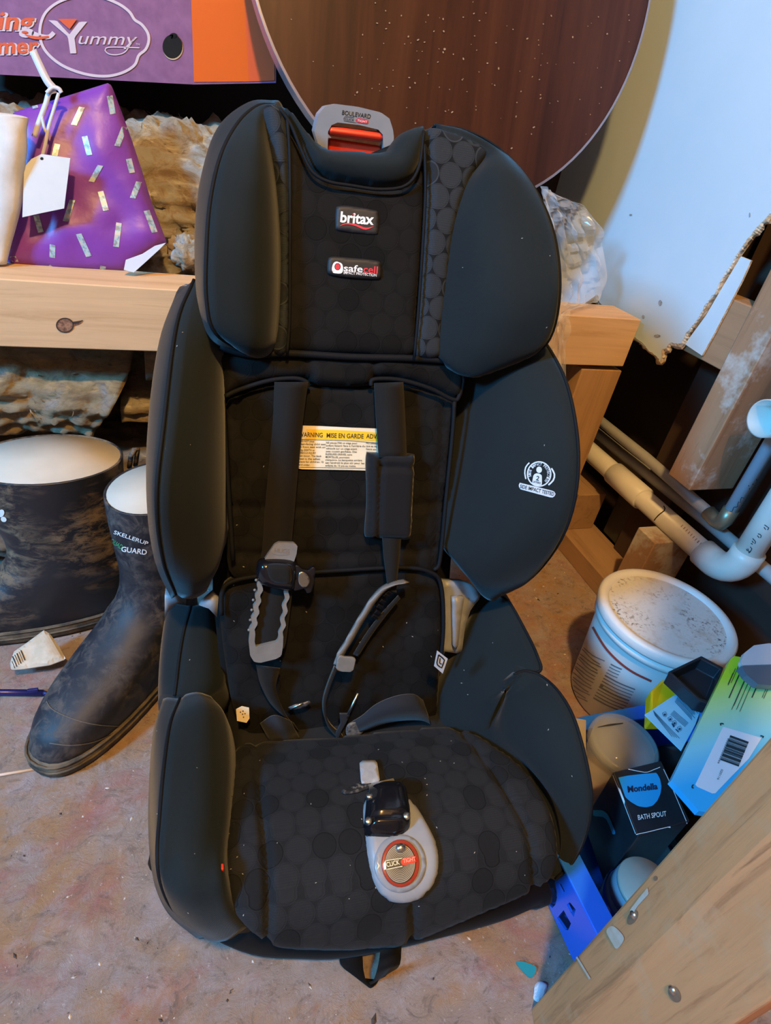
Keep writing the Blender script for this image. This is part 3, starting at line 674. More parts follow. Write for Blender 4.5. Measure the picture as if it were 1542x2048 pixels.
# black chest clip half with silver button
mb = pillow([(514, 1130), (522, 1119), (560, 1117), (590, 1123), (596, 1140), (592, 1172), (584, 1180), (550, 1178), (522, 1168), (513, 1150)], sBACK, .012, .012, .004, 5, off=.040); cl = sp('chest_clip', mb, m_blk)
mb = pillow([(536, 1130), (575, 1131), (584, 1150), (578, 1168), (545, 1164), (534, 1148)], sBACK, .004, .006, .004, 5, off=.0505); sp('clip_web', mb, m_web, cl)
mb = slab([(590, 1128), (598, 1128), (602, 1135), (616, 1138), (622, 1131), (630, 1131), (628, 1160), (621, 1183), (612, 1184), (608, 1174), (594, 1178), (586, 1180)], sBACK, .006, 6, off=.042, back=.002); sp('clip_tongue', mb, m_blk, cl, bevel=.0015)
mb = slab([(597 + 0, 1146), (604, 1142), (614, 1148), (619, 1160), (614, 1172), (604, 1174), (597, 1164)], sBACK, .003, 4, off=.048, smooth_outline=True); sp('clip_button', mb, plain('mottled_silver', (0.35, 0.33, 0.28), 0.25, metal=0.9), cl)
# second grip, twisted so that its scalloped edge faces out
gl = np.array([(812, 1166), (790, 1170), (766, 1182), (745, 1205), (728, 1232), (712, 1258), (698, 1284), (684, 1306), (674, 1328)], float); gl = catmull(gl, 6)
rings = []
for i, (x, y) in enumerate(gl):
    t = i / (len(gl) - 1); p_, n_ = sBACK(x, y, .050 - .012 * t)
    sc = 1 + .35 * max(0, math.sin(t * 6 * 2 * math.pi)) * (1 if .18 < t < .9 else 0)
    tv = np.array([1, 0, 0.]) * .0045 * sc
    d = np.array([.012, .006, -.004]); q = S(x, y, Y=p_[1])
    rings.append([p_ - tv, p_ - tv * .6 + n_ * .002, p_ + d * .45, p_ + d * .5 - n_ * .012, p_ - n_ * .014])
mb = MB(); mb.loft(rings); g2 = sp('chest_grip', mb, m_rub)
mb = slab([(672, 1316), (680, 1308), (688, 1311), (706, 1312), (711, 1316), (706, 1338), (700, 1342), (682, 1341), (671, 1338)], sBACK, .004, 5, off=.040); sp('grip_plate', mb, m_rub, g2, bevel=.001)
mb = MB()
for x, y in ((772, 1188), (764, 1200), (758, 1210), (754, 1222), (748, 1230), (777, 1183)):
    q = sBACK(x, y, .036)[0]; mb.box(q, (.008, .008, .006), Matrix.Rotation(.6, 3, 'Y'))
sp('clip_teeth', mb, m_blk, g2, bevel=.001)
mb = ribbon([(796, 1190, 800, 1196, .034), (764, 1225, 772, 1230, .034), (735, 1262, 744, 1268, .034), (706, 1308, 716, 1312, .034)], sBACK); sp('grip_web', mb, m_web, g2)
# thin strap edge running down to the tongue, lap straps, tongues
mb = ribbon([(668, 1330, 671, 1332, .036), (656, 1360, 659, 1362, .036), (646, 1392, 650, 1393, .034), (645, 1420, 650, 1421, .030), (653, 1445, 659, 1443, .026), (668, 1463, 674, 1458, .024), (680, 1472, 684, 1466, .022)], sBACK, .010); sp('lap_strap', mb, m_web)
mb = slab([(678, 1424), (700, 1424), (694, 1440), (684, 1458), (677, 1474), (670, 1475), (671, 1462), (680, 1444)], sBACK, .003, 5, off=.034); tg = sp('buckle_tongue', mb, plain('tongue_plastic', (0.02, 0.022, 0.026), 0.4), bevel=.001)
mb = MB(); mb.tube([sBACK(716, 1386, .036)[0], sBACK(704, 1412, .036)[0], sBACK(696, 1428, .036)[0]], .0018, 8); sp('tongue_metal', mb, m_steel, tg)
mb = ribbon([(694, 1448, 700, 1470, .030), (722, 1432, 735, 1458, .036), (752, 1408, 770, 1446, .040), (790, 1392, 806, 1440, .042), (826, 1388, 842, 1440, .038), (846, 1400, 862, 1448, .030)], sBACK); sp('lap_strap', mb, m_webl)
mb = slab([(692, 1452), (700, 1444), (718, 1442), (726, 1456), (722, 1466), (704, 1472), (692, 1468)], sBACK, .003, 5, off=.032, smooth_outline=True); sp('strap_end', mb, mottled('worn_web', (0.03, 0.03, 0.033), (0.14, 0.12, 0.10), 300, 0.6))
mb = ribbon([(512, 1330, 560, 1336, .030), (520, 1366, 552, 1376, .028), (540, 1405, 566, 1418, .024), (566, 1430, 584, 1446, .022), (588, 1446, 598, 1462, .020)], sBACK); sp('lap_strap', mb, m_web)
mb = ribbon([(520, 1446, 548, 1500, .022), (548, 1430, 580, 1486, .030), (580, 1440, 600, 1476, .026)], sBACK); sp('lap_strap', mb, m_webl)
mb = slab([(576, 1414), (588, 1408), (604, 1405), (618, 1400), (622, 1404), (614, 1411), (590, 1418)], sBACK, .002, 5, off=.030); tg2 = sp('buckle_tongue', mb, plain('tongue_grey', (0.05, 0.05, 0.055), 0.35))
mb = MB(); mb.tube([sBACK(x, y, .032)[0] for x, y in ((580, 1418), (598, 1410), (606, 1406))], .0014, 8); sp('tongue_metal', mb, m_steel, tg2)
# warning label and small tags
mb = slab([(604, 851), (640, 852), (700, 855), (752, 857), (811, 865), (811, 939), (760, 942), (700, 940), (640, 939), (593, 938)], sBACK, .0008, 12, off=.0125); lab = sp('warning_label', mb, mottled('label_cream', (0.72, 0.62, 0.42), (0.80, 0.72, 0.52), 30, 0.55), smooth=False); lab['label'] = 'yellow and cream warning label'
p = Print([lab], .0003); p.poly([(602, 858), (700, 861), (811, 870), (811, 888), (752, 882), (700, 880), (599, 877)], 10); p.done('label_band', plain('label_yellow', (0.80, 0.52, 0.02), 0.5), lab)
p = Print([lab], .0006)
p.text('WARNING', (597, 873), (645, 874.5), 9, .012); p.text('MISE EN GARDE', (653, 875), (727, 877), 9, .012); p.text('ADVERTENCIA', (732, 876.5), (800, 880), 9, .012)
for i, t in enumerate(('DO NOT place', 'rear-facing child seat', 'in front seat with air', 'bag. DEATH or', 'SERIOUS INJURY', 'can occur. The back', 'seat is the safest', 'place for children 12', 'and under.')):
    p.text(t, (600 - .35 * i, 883.5 + 5.9 * i), (600 + len(t) * 2.35 - .4 * i, 884.3 + 5.9 * i), 3.7, .006)
for i, t in enumerate(('NE placez PAS un siège pour', "enfant faisant face à l'arrière du", 'véhicule sur un siège avant', 'avec coussin gonflable. Des', 'BLESSURES GRAVES, voire', 'MORTELLES, pourraient', "s'ensuivre. La banquette arrière", "est l'endroit le plus sûr pour les", 'enfants de 12 ans ou moins.')):
    p.text(t, (652 - .2 * i, 887 + 5.7 * i), (652 + len(t) * 2.3 - .3 * i, 888.2 + 5.7 * i), 3.7, .006)
for i, t in enumerate(('NO coloque', 'que se da', 'hacia atr', 'delantero')): p.text(t, (732, 887.5 + 6 * i), (732 + len(t) * 2.3, 888.5 + 6 * i), 3.7, .006)
p.line([(596, 878.5), (700, 881.5), (811, 890)], .7); p.line([(594, 934), (700, 936), (811, 938)], .7)
p.done('label_print', m_ink, lab)
def card(name, pts, surf, off, mat, th=.0008, parent=None): return sp(name, slab(pts, surf, th, None, off=off), mat, parent, smooth=False)
tagw = card('side_tag', [(874, 1301), (895, 1317), (885, 1347), (868, 1332)], lambda a, b_, o=0: (S(a, b_, Y=.19), np.array([0, -.8, .6])), 0, plain('tag_white', (0.7, 0.7, 0.72), 0.7)); tagw['label'] = 'small white tag'
p = Print([tagw], .0004); p.line([(877, 1309), (889, 1319), (883, 1336), (873, 1328), (877, 1309)], 2.4); p.line([(880, 1316), (879, 1326), (883, 1328)], 2); p.done('print', m_ink, tagw)
tw = card('side_tag', [(472, 1418), (484, 1412), (498, 1415), (499, 1436), (493, 1445), (474, 1441)], sBACK, .03, plain('tag_cream', (0.78, 0.66, 0.42), 0.7)); tw['label'] = 'small cream tag'
p = Print([tw], .0004)
for x, y in ((481, 1424), (486, 1422), (485, 1428), (490, 1427), (487, 1434)): p.ell((x, y), 1.3, 1.5, n=6)
p.done('print', m_ink, tw)
mb = MB(); q = S(440, 1742, Y=.02); mb.box(q, (.007, .006, .016)); sp('red_catch', mb, m_red, bevel=.0015)
# buckle on the cushion
mb = slab([(683, 1583), (700, 1578), (716, 1568), (745, 1564), (790, 1566), (782, 1576), (740, 1578), (716, 1586), (690, 1589)], sCUSH, .002, 6, off=.012, smooth_outline=True); sp('buckle_slot', mb, mottled('frayed_slot', (0.008, 0.007, 0.007), (0.22, 0.2, 0.18), 240, 0.8, stops=(.5, .8)))
mb = slab([(719, 1528), (724, 1523), (750, 1522), (754, 1526), (760, 1566), (722, 1568)], sCUSH, .0015, 8, off=.015); sp('crotch_tag', mb, mottled('grey_tag', (0.30, 0.31, 0.32), (0.38, 0.38, 0.38), 90, 0.8))
mb = ribbon([(742, 1572, 786, 1562, .014), (738, 1578, 788, 1568, .024), (738, 1586, 786, 1578, .030), (740, 1600, 784, 1592, .030)], sCUSH, .004); sp('crotch_strap', mb, m_web)
mb = pillow([(735, 1588), (746, 1578), (775, 1572), (800, 1574), (812, 1584), (818, 1610), (822, 1640), (816, 1662), (796, 1674), (765, 1677), (738, 1672), (730, 1655), (731, 1620)], sCUSH, .018, .016, .006, 5, off=.018, seams=[[(740, 1648), (780, 1646), (818, 1640)], [(748, 1668), (780, 1668), (808, 1660)]], groove=.0025, gw=.002); bk = sp('buckle', mb, m_blk)
for x, y in ((739, 1591), (793, 1583), (737, 1641), (813, 1631)):
    mb = MB(); q, n_ = sCUSH(x, y, .033); mb.lathe([(.0034, -.004), (.0034, .0006), (.0026, .0014), (.0001, .0014)], 14, q, Vector((0, 0, 1)).rotation_difference(Vector(n_)).to_matrix()); sp('screw', mb, m_steel, bk)
# release button
mb = pillow([(731, 1600), (810, 1600), (828, 1612), (848, 1638), (866, 1672), (876, 1705), (876, 1740), (862, 1772), (836, 1794), (802, 1803), (772, 1797), (752, 1778), (740, 1745), (731, 1690)], sCUSH, .010, .009, .01, 6, off=.010, seams=[]); bz = sp('release_bezel', mb, m_grey)
def rdisc(c, rx, ry, off, th, n=36): return slab([(c[0] + rx * math.cos(a), c[1] + ry * math.sin(a)) for a in np.linspace(0, 2 * math.pi, n, endpoint=False)], sCUSH, th, 8, off=off)
RC = (800, 1727)
mb = rdisc(RC, 52, 58, .0195, .0012); sp('release_dish', mb, mottled('dish_grey', (0.22, 0.235, 0.255), (0.25, 0.26, 0.275), 20, 0.3), bz)
mb = rdisc(RC, 38, 47, .0203, .003); rb = sp('release_button', mb, plain('dark_red', (0.30, 0.03, 0.015), 0.3), bz, bevel=.001)
mb = rdisc(RC, 31, 40, .0228, .0016); dl = sp('release_dial', mb, plain('dial_brown', (0.075, 0.06, 0.04), 0.45), bz)
p = Print([dl], .0004)
for k_ in range(4, 12): p.ell(RC, 31 * k_ / 11.5, 40 * k_ / 11.5, inner=.94, n=40)
p.done('dial_ring', plain('ring_brass', (0.32, 0.27, 0.19), 0.4), bz)
mb = MB(); q, n_ = sCUSH(801, 1696, .0245); mb.ball(q, (.0052, .0042, .0042)); sp('dial_stud', mb, m_steel, bz)
p = Print([dl], .0007); p.poly([(770, 1722), (802, 1716), (802, 1731), (771, 1739)], 6); p.done('print', plain('dial_dark', (0.05, 0.035, 0.02), 0.4), bz)
p = Print([dl, rb], .0009); p.poly([(801, 1722), (806, 1716), (832, 1712), (834, 1724), (806, 1731), (801, 1726)], 5); p.done('print', plain('tight_red', (0.65, 0.03, 0.015), 0.4), bz)
p = Print([dl, rb], .0014); p.text('CLICK', (773, 1734), (799, 1728.5), 9, .012); p.line([(803, 1717), (770, 1722), (771.5, 1739), (804, 1732.5)], 1.4); p.done('print', plain('print_cream', (0.85, 0.75, 0.48), 0.4), bz)
p = Print([dl, rb], .0014); p.text('TIGHT', (806, 1726), (831, 1721.5), 8, .012); p.done('print', plain('print_pink', (0.8, 0.35, 0.25), 0.4), bz)
# loop of webbing hanging from the front edge
q0, q1, q2 = S(784, 1878, Y=-.016), S(777, 1930, Y=-.045), S(757, 1955, Z=.006)
q3, q4, q5 = S(722, 1962, Z=.004), S(706, 1940, Z=.008), S(702, 1915, Z=.016)
mb = strip3([q0, q1, q2, q3, q4, q5, q5 + np.array([0, .03, .012])], [(.0115, .001, -.002), (.0115, .001, -.003), (.010, .003, -.001), (.009, -.008, 0), (.011, -.005, 0), (.0125, -.002, 0), (.0125, 0, 0)], .0018); sp('pull_strap', mb, m_black)
# emblems on the headrest and wing
mb = pillow([(672, 418), (678, 412), (700, 412), (748, 420), (757, 428), (757, 464), (750, 470), (712, 467), (676, 461), (671, 452)], sHEAD, .0022, .003, .002, 5, off=.0125); eb = sp('brand_patch', mb, plain('patch_dark', (0.014, 0.015, 0.018), 0.6))
p = Print([eb], .0005); p.text('britax', (680, 444), (747, 449.5), 21, .028); p.done('patch_print', m_white, eb)
p = Print([eb], .0005); p.line([(680, 452), (692, 447.5), (710, 450), (730, 457.5), (747, 453.5)], [1, 3, 4, 4.5, 1], True); p.ell((707, 428.5), 1.8, 2.2); p.done('patch_print', m_redp, eb)
mb = pillow([(656, 520), (661, 514), (680, 514), (752, 521), (762, 530), (762, 553), (755, 559), (700, 556), (662, 550), (655, 542)], sHEAD, .0022, .003, .002, 5, off=.0125); es = sp('impact_patch', mb, plain('patch_dark2', (0.014, 0.014, 0.015), 0.6))
p = Print([es], .0005); p.text('safe', (687, 542), (725, 544.5), 13, .016); p.text('IMPACT PROTECTION', (687, 547.5), (753, 553), 5.2, .012)
p.poly([(664, 534), (667, 526), (672, 523), (676, 524), (684, 528), (686, 540), (682, 547), (668, 546), (664, 542)], 4, True, holes=[[(670 + 5 + 6.5 * math.cos(a), 533.5 + 7.5 * math.sin(a)) for a in np.linspace(0, 6.28, 14, endpoint=False)]]); p.done('patch_print', m_white, es)
p = Print([es], .0005); p.ell((675, 533.5), 5, 5.8); p.done('patch_print', m_redp, es); p.text('cell', (726, 545), (755, 547), 14, .016); p.done('patch_print', m_redp, es)
m_emb = plain('emblem_silver', (0.52, 0.56, 0.60), 0.5)
p = Print([tr], .0006); Ec = (1078.5, 948)
p.ell(Ec, 24.5, 25.5, inner=.90, n=44); p.ell((1078.5, 939.5), 5.6, 6.4)
p.poly([(1064, 967), (1067, 951), (1071, 946.5), (1079, 947), (1084, 951), (1084, 970), (1076, 971)], 4)
p.line([(1052, 958), (1050, 946), (1052, 934), (1059, 925.5)], 2.6, True); p.line([(1103, 936.5), (1109, 948), (1107, 960), (1097, 970)], 3.2, True)
p.poly([(1040, 965.5), (1108, 982), (1111.5, 988), (1108, 994.5), (1102, 995), (1041, 978.5), (1037, 972)], 5, False)
Vt = 'SIDE IMPACT PROTECTION'
for i, ch in enumerate(Vt):
    if ch == ' ': continue
    a = math.radians(-192 + i * 11.3); r = 16.4
    c_ = np.array([Ec[0] + r * math.cos(a), Ec[1] + r * math.sin(a) * 1.04]); tdir = np.array([-math.sin(a), math.cos(a)])
    p.text(ch, c_ - tdir * 1.5, c_ + tdir * 1.5, 5.2, .02)
p.done('wing_emblem', m_emb, seat, 'pale blue printed side impact emblem')
p = Print([tr], .0011); p.text('2', (1072, 960), (1078, 961.3), 9, .01); p.text('LAYERS', (1066, 964.5), (1081, 968), 4, .008); p.text('SIDE IMPACT TESTED', (1040, 975.5), (1107.5, 991.5), 7.2, .008); p.done('wing_emblem', m_fab, seat)
# lint on the covers
allp = [o for o in seat.children if o.type == 'MESH' and o.name.split('.')[0] in ('seat_cushion', 'side_bolster', 'torso_wing', 'headrest_wing', 'headrest_pad', 'back_pad', 'lower_back_pad')]
p = Print(allp, .0006); rl = random.Random(11)
for i in range(95):
    x, y = rl.uniform(300, 1180), 1150 + 700 * rl.random() if rl.random() < .75 else rl.uniform(300, 1150)
    l, a, w = rl.uniform(.8, 2.6), rl.uniform(0, 6.28), rl.uniform(.6, 1.1); d = np.array([math.cos(a), math.sin(a)]); n_ = np.array([-d[1], d[0]]); c_ = np.array([x, y])
    p.tris([c_ - d * l, c_ + n_ * w, c_ + d * l, c_ - n_ * w], [(0, 1, 2, 3)])
lint = p.done('lint', plain('lint_white', (0.36, 0.35, 0.32), 0.9), seat); lint['kind'] = 'stuff'

# ================================================================== things along the back wall
def rrect(y0, y1, z0, z1, n=10, r=.3):
    """rounded rectangle in the y-z plane"""
    out = []
    for i in range(4 * n):
        a = 2 * math.pi * (i + .5) / (4 * n); c, s_ = math.cos(a), math.sin(a); e = 0.5
        out.append(((y0 + y1) / 2 + (y1 - y0) / 2 * math.copysign(abs(c) ** e, c), (z0 + z1) / 2 + (z1 - z0) / 2 * math.copysign(abs(s_) ** e, s_)))
    return out
def insul(name, cols, sc=30):
    m, nt, b = base_mat(name, cols[0], 0.95, spec=0.1, sheen=0.4); v = coords(nt, (1, 1, 1.8))
    c = ramp(nt, noise_t(nt, v, sc, 10, 0.75, 1.6), [(0.38, cols[0]), (0.49, cols[1]), (0.58, cols[2])])
    nt.links.new(c, b.inputs['Base Color']); bump(nt, b, noise_t(nt, coords(nt, (1, 1, 2)), 90, 10, 0.85, 2.0), 1.0, 0.012); return m
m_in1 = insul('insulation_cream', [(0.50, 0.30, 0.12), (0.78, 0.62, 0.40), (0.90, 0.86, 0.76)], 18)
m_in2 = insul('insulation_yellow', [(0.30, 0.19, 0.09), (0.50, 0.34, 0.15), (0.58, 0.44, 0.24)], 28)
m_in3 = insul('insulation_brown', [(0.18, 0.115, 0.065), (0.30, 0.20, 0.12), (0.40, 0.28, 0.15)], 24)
def batt(x0, x1, y0, y1, z0, z1, mat, label, seed, amp=.012, tilt=0.0, skew=0.0, fuzz=350):
    rings = []; nx = int((x1 - x0) / .007) + 2; sd = Vector((seed * 3.7, seed * 1.3, 0)); mid = (x0 + x1) / 2
    base = rrect(y0, y1, z0, z1)
    fine = resample(np.array(base), .0065)
    for i in range(nx):
        x = x0 + (x1 - x0) * i / (nx - 1); r_ = []
        for y, z in fine:
            q = Vector((x, y, z)); d = noise.fractal(q * 14 + sd, .7, 2.1, 6) * amp + (noise.turbulence(q * 48 + sd, 3, False) - .5) * .011 + noise.noise(Vector((x * 5, z * 26, seed)) ) * amp * .8
            layer = .004 * math.sin(z * 240 + 3 * noise.noise(q * 9))
            f_ = 1 - max(0, (z - z0) / (z1 - z0) - .97) * 0
            cy, cz = (y0 + y1) / 2, (z0 + z1) / 2; n_ = Vector((0, y - cy, z - cz)); n_.normalize()
            p_ = q + n_ * (d + layer * abs(n_.y)) + Vector((0, 0, tilt * (x - mid))) + Vector((skew * (z - cz), 0, 0))
            r_.append(p_)
        rings.append(r_)
    zl = min(p_.z for r_ in rings for p_ in r_)
    for r_ in rings:
        for p_ in r_: p_.z = max(p_.z, .001)
    mb = MB(); mb.loft(rings)
    o = single('insulation_batt', mb, mat, label, 'insulation', 'fibreglass insulation batts')
    if fuzz:
        fb = MB(); rf = random.Random(seed); ny = len(rings[0])
        for k_ in range(fuzz):
            r_ = rings[rf.randrange(nx)]; p_ = r_[rf.randrange(ny)]
            if p_.y > (y0 + y1) / 2: continue
            d = Vector((rf.uniform(-1, 1), rf.uniform(-1.2, -.1), rf.uniform(-.9, .9))).normalized() * rf.uniform(.004, .016); sd_ = d.orthogonal().normalized() * .0005
            d2 = d + Vector((rf.uniform(-1, 1), 0, rf.uniform(-1, 1))) * .004
            fb.add([p_ - sd_, p_ + sd_, p_ + d * .5 + sd_ * .7, p_ + d2], [(0, 1, 2), (0, 2, 3)])
        f_ = mk('loose_fibre', fb, mat, o, smooth=False, recalc=False); f_['kind'] = 'stuff'
    return o
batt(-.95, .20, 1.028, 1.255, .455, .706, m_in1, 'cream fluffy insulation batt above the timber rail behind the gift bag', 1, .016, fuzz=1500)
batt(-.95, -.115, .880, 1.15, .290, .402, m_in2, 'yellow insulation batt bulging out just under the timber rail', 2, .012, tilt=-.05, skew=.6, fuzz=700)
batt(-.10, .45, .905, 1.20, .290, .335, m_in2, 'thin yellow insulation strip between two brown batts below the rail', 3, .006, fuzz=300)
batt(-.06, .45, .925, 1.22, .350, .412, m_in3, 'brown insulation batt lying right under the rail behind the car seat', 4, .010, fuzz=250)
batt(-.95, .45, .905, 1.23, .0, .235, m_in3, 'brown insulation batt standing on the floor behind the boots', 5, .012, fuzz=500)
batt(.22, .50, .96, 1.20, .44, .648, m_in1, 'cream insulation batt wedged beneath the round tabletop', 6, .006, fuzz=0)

mb = MB(); c_ = Vector(W(376, 504, y=.965)); rings = []
for i in range(25):
    a = math.pi * i / 24; r_ = []
    for j in range(36):
        b_ = 2 * math.pi * j / 36; d = Vector((math.sin(a) * math.cos(b_), math.sin(a) * math.sin(b_) * .7, math.cos(a) * .85))
        r_.append(c_ + d * .027 * (1 + .35 * noise.fractal(d * 2.6, .6, 2.2, 5)))
    rings.append(r_)
mb.loft(rings, True, False); single('insulation_tuft', mb, m_in1, 'white loose insulation tuft on the rail beside the gift bag', 'insulation')

# fruit carton: purple and orange front
YBX = 1.066
bx = plane_w((0, YBX, .9), (0, -1, 0))
m_carton = mottled('carton_purple', (0.20, 0.085, 0.19), (0.25, 0.11, 0.23), 60, 0.65)
cart = thing('fruit_carton', 'purple and orange printed cardboard fruit carton resting on the insulation', 'box', (-.1, 1.16, .72))
face = [(-120, 143), (388, 169), (552, 166), (548, -420), (-120, -420)]
mb = slab(face, bx, 0, None, back=.19); cb = mk('carton_body', mb, m_carton, cart, smooth=False)
p = Print([cb], .0008); p.quad([(368, -415), (388, 164), (498, 163), (465, -415)]); p.done('orange_panel', plain('carton_orange', (0.68, 0.115, 0.004), 0.6), cart)
p = Print([cb], .0008); p.quad([(465, -415), (498, 163), (549, 161), (546, -415)]); p.done('red_panel', plain('carton_red_orange', (0.62, 0.10, 0.03), 0.55), cart)
k3 = 3.657; sc3 = lambda L_: [(x / k3, y / k3) for x, y in L_]
p = Print([cb], .0010)
p.line(sc3([(300, 170), (340, 85), (430, 15), (560, -25), (720, -25), (860, 25), (945, 85), (985, 145), (1035, 178), (1080, 240), (1088, 300), (1065, 362), (1015, 405), (985, 475), (900, 530), (780, 557), (640, 545), (500, 500), (400, 440), (325, 360), (293, 270)]), 5.6, True, True)
p.poly(sc3([(355, 148), (415, 150), (508, 252), (580, 160), (640, 158), (545, 275), (560, 390), (515, 392), (497, 268)]), 6)
p.text('ummy', sc3([(568, 322)])[0], sc3([(985, 330)])[0], 25, .0, .45); p.line(sc3([(1020, 350), (900, 346), (790, 347), (768, 368), (800, 396), (860, 400), (915, 380), (950, 330), (985, 280)]), 2.2, True); p.text('TM', (271, 90), (279, 91), 4)
p.text('ing', (0, 60), (69, 62), 36, .045, .2); p.text('mer', (0, 109), (80, 108), 32, .045, .1); p.line([(64, 66), (80, 72), (98, 74), (108, 65)], 9, True)
p.done('carton_print', plain('carton_white', (0.62, 0.52, 0.56), 0.6), cart)
p = Print([cb], .0016); p.text('ing', (-4, 58), (65, 60), 36, .02, .2); p.text('mer', (-4, 107), (76, 106), 32, .02, .1); m_clr_ = plain('carton_letter_red', (0.66, 0.10, 0.03), 0.6); p.done('carton_print', m_clr_, cart); p.line([(50, 68), (62, 74), (80, 76), (98, 73)], [2, 6, 6, 3], True); p.done('carton_flourish', m_clr_, cart); p.poly(sc3([(425, 138), (565, 138), (510, 215)]), 6); p.done('carton_triangle', m_clr_, cart)
p = Print([cb], .0012); p.ell((345, 93), 20, 24); p.ell((347, 72), 8, 6); p.done('hand_hole', m_dark, cart)
p = Print([cb], .0010); p.ell((346, 96), 20, 24, inner=.86); p.done('hole_edge', plain('hole_cardboard', (0.55, 0.40, 0.24), 0.8), cart)

# round tabletop leaning behind the seat
tn = np.array([0, -1.0, .25]); tn /= np.linalg.norm(tn); tu = np.array([0, .25, 1.0]); tu /= np.linalg.norm(tu)
tc = np.array([.3973, .93, .6]) + tu * .373; TR = .3095
RT = Matrix([[1, tu[0], tn[0]], [0, tu[1], tn[1]], [0, tu[2], tn[2]]])
m_tab, nt, b = base_mat('mahogany_laminate', (0.11, 0.03, 0.012), 0.42, spec=0.3)
g = noise_t(nt, coords(nt, (22, 1.6, 1.6)), 1.6, 6, 0.65, 0.8)
nt.links.new(ramp(nt, g, [(0.3, (0.026, 0.0065, 0.003)), (0.5, (0.048, 0.0125, 0.005)), (0.7, (0.066, 0.019, 0.007))]), b.inputs['Base Color'])
tab = thing('round_tabletop', 'round dark mahogany tabletop with pale dust leaning against the wall', 'tabletop', tuple(tc - tu * TR))
mb = MB(); mb.lathe([(.001, -.020), (TR - .002, -.020), (TR - .002, 0), (.001, 0)], 96, tc, RT, cap=False); tb = mk('top', mb, m_tab, tab, smooth=False)
mb = MB(); mb.lathe([(TR - .002, -.021), (TR + .001, -.021), (TR + .001, .0008), (TR - .003, .0008)], 96, tc, RT, cap=False); mk('edge_band', mb, plain('edge_aluminium', (0.33, 0.30, 0.34), 0.28, metal=0.6), tab, bevel=.0008)
p = Print([tb], .0012); rl = random.Random(21)
for i in range(165):
    x = rl.gauss(950, 150); y = rl.gauss(110, 110); s_ = rl.choice((.8, 1.0, 1.3, 1.6, 2.6 if rl.random() < .25 else 1.2)); a = rl.uniform(0, 3.1)
    if not (520 < x < 1290 and -160 < y < 360): continue
    p.ell((x, y), s_ * rl.uniform(.7, 1.9), s_, a, 6)
sd = p.done('wood_dust', plain('dust_pale', (0.32, 0.22, 0.14), 0.9), tab); sd['kind'] = 'stuff'

# purple gift bag with foil confetti, gift tag and ribbon
gs = plane_w((0, .940, .52), (0, -.955, .296))
bag = thing('gift_bag', 'purple gift bag with silver foil confetti and a blank white tag', 'gift bag', (-.13, .95, .522))
mb = pillow([(26, 226), (40, 220), (130, 193), (219, 165), (226, 178), (240, 215), (262, 275), (285, 345), (305, 410), (328, 470), (334, 486), (300, 508), (250, 543), (120, 540), (22, 532), (14, 524), (20, 380)], gs, .020, .05, .004, 9, smooth_outline=False, wob=.008)
bag_o = mk('bag_body', mb, mottled('purple_paper', (0.17, 0.035, 0.30), (0.21, 0.05, 0.36), 14, 0.42, bmp=.25, bscale=35, bdist=.004), bag)
p = Print([bag_o], .0006)
conf = [(600, 785, 540, 915), (620, 998, 655, 1135), (800, 700, 825, 835), (910, 930, 855, 1070), (940, 1162, 965, 1265), (735, 1210, 668, 1330), (1015, 1330, 970, 1450), (735, 1400, 775, 1540), (420, 1055, 400, 1140), (530, 1462, 480, 1620), (265, 1575, 300, 1700), (575, 1710, 650, 1875), (870, 1630, 848, 1805), (385, 1790, 380, 1950), (1070, 1540, 1130, 1700), (95, 1875, 130, 1945), (755, 1945, 745, 1990), (350, 740, 320, 800), (730, 625, 720, 645), (255, 775, 262, 795), (520, 705, 545, 700), (1180, 1360, 1165, 1300)]
for a, b_, c_, d in conf:
    A = np.array([a, b_]) / k3; B = np.array([c_, d]) / k3; u = (B - A); n_ = np.array([-u[1], u[0]]) / np.linalg.norm(u) * 5.6
    n_ = np.array([5.6, 1.0 if u[0] < 0 else -1.0])
    p.tris([A - n_, A + n_, A * .5 + B * .5 + n_, B + n_, B - n_, A * .5 + B * .5 - n_], [(0, 1, 2, 5), (5, 2, 3, 4)])
fo, nt, b = base_mat('holographic_foil', (0.7, 0.75, 0.8), 0.35, metal=0.25)
nt.links.new(ramp(nt, noise_t(nt, coords(nt), 160, 2), [(0.38, (0.30, 0.31, 0.34)), (0.5, (0.36, 0.62, 0.74)), (0.60, (0.62, 0.60, 0.52))]), b.inputs['Base Color'])
cf = p.done('foil_confetti', fo, bag); cf['kind'] = 'stuff'
mb = slab(sc3([(305, 1128), (515, 1158), (470, 1525), (300, 1560), (165, 1590), (178, 1225), (230, 1165)]), gs, .0012, None, off=.046); tg_ = mk('gift_tag', mb, mottled('tag_card', (0.55, 0.58, 0.58), (0.60, 0.62, 0.61), 20, 0.7), bag, smooth=False); tg_['label'] = 'blank white gift tag'
p = Print([tg_], .0005); p.ell(sc3([(306, 1160)])[0], 3.2, 2.8); p.done('tag_hole', m_dark, tg_)
m_rib = plain('satin_ribbon', (0.55, 0.55, 0.62), 0.35)
def rib(pts, w, off): 
    P = catmull(sc3(pts), 6); T = np.gradient(P, axis=0); Nn = np.stack([-T[:, 1], T[:, 0]], 1); Nn /= np.linalg.norm(Nn, axis=1)[:, None]
    r_ = []
    for q, n_ in zip(P, Nn):
        a, nn_ = gs(*(q - n_ * w / 2), off); b2, _ = gs(*(q + n_ * w / 2), off); r_.append([a, b2, b2 + nn_ * .0006, a + nn_ * .0006])
    mb = MB(); mb.loft(r_); return mk('ribbon', mb, m_rib, bag)
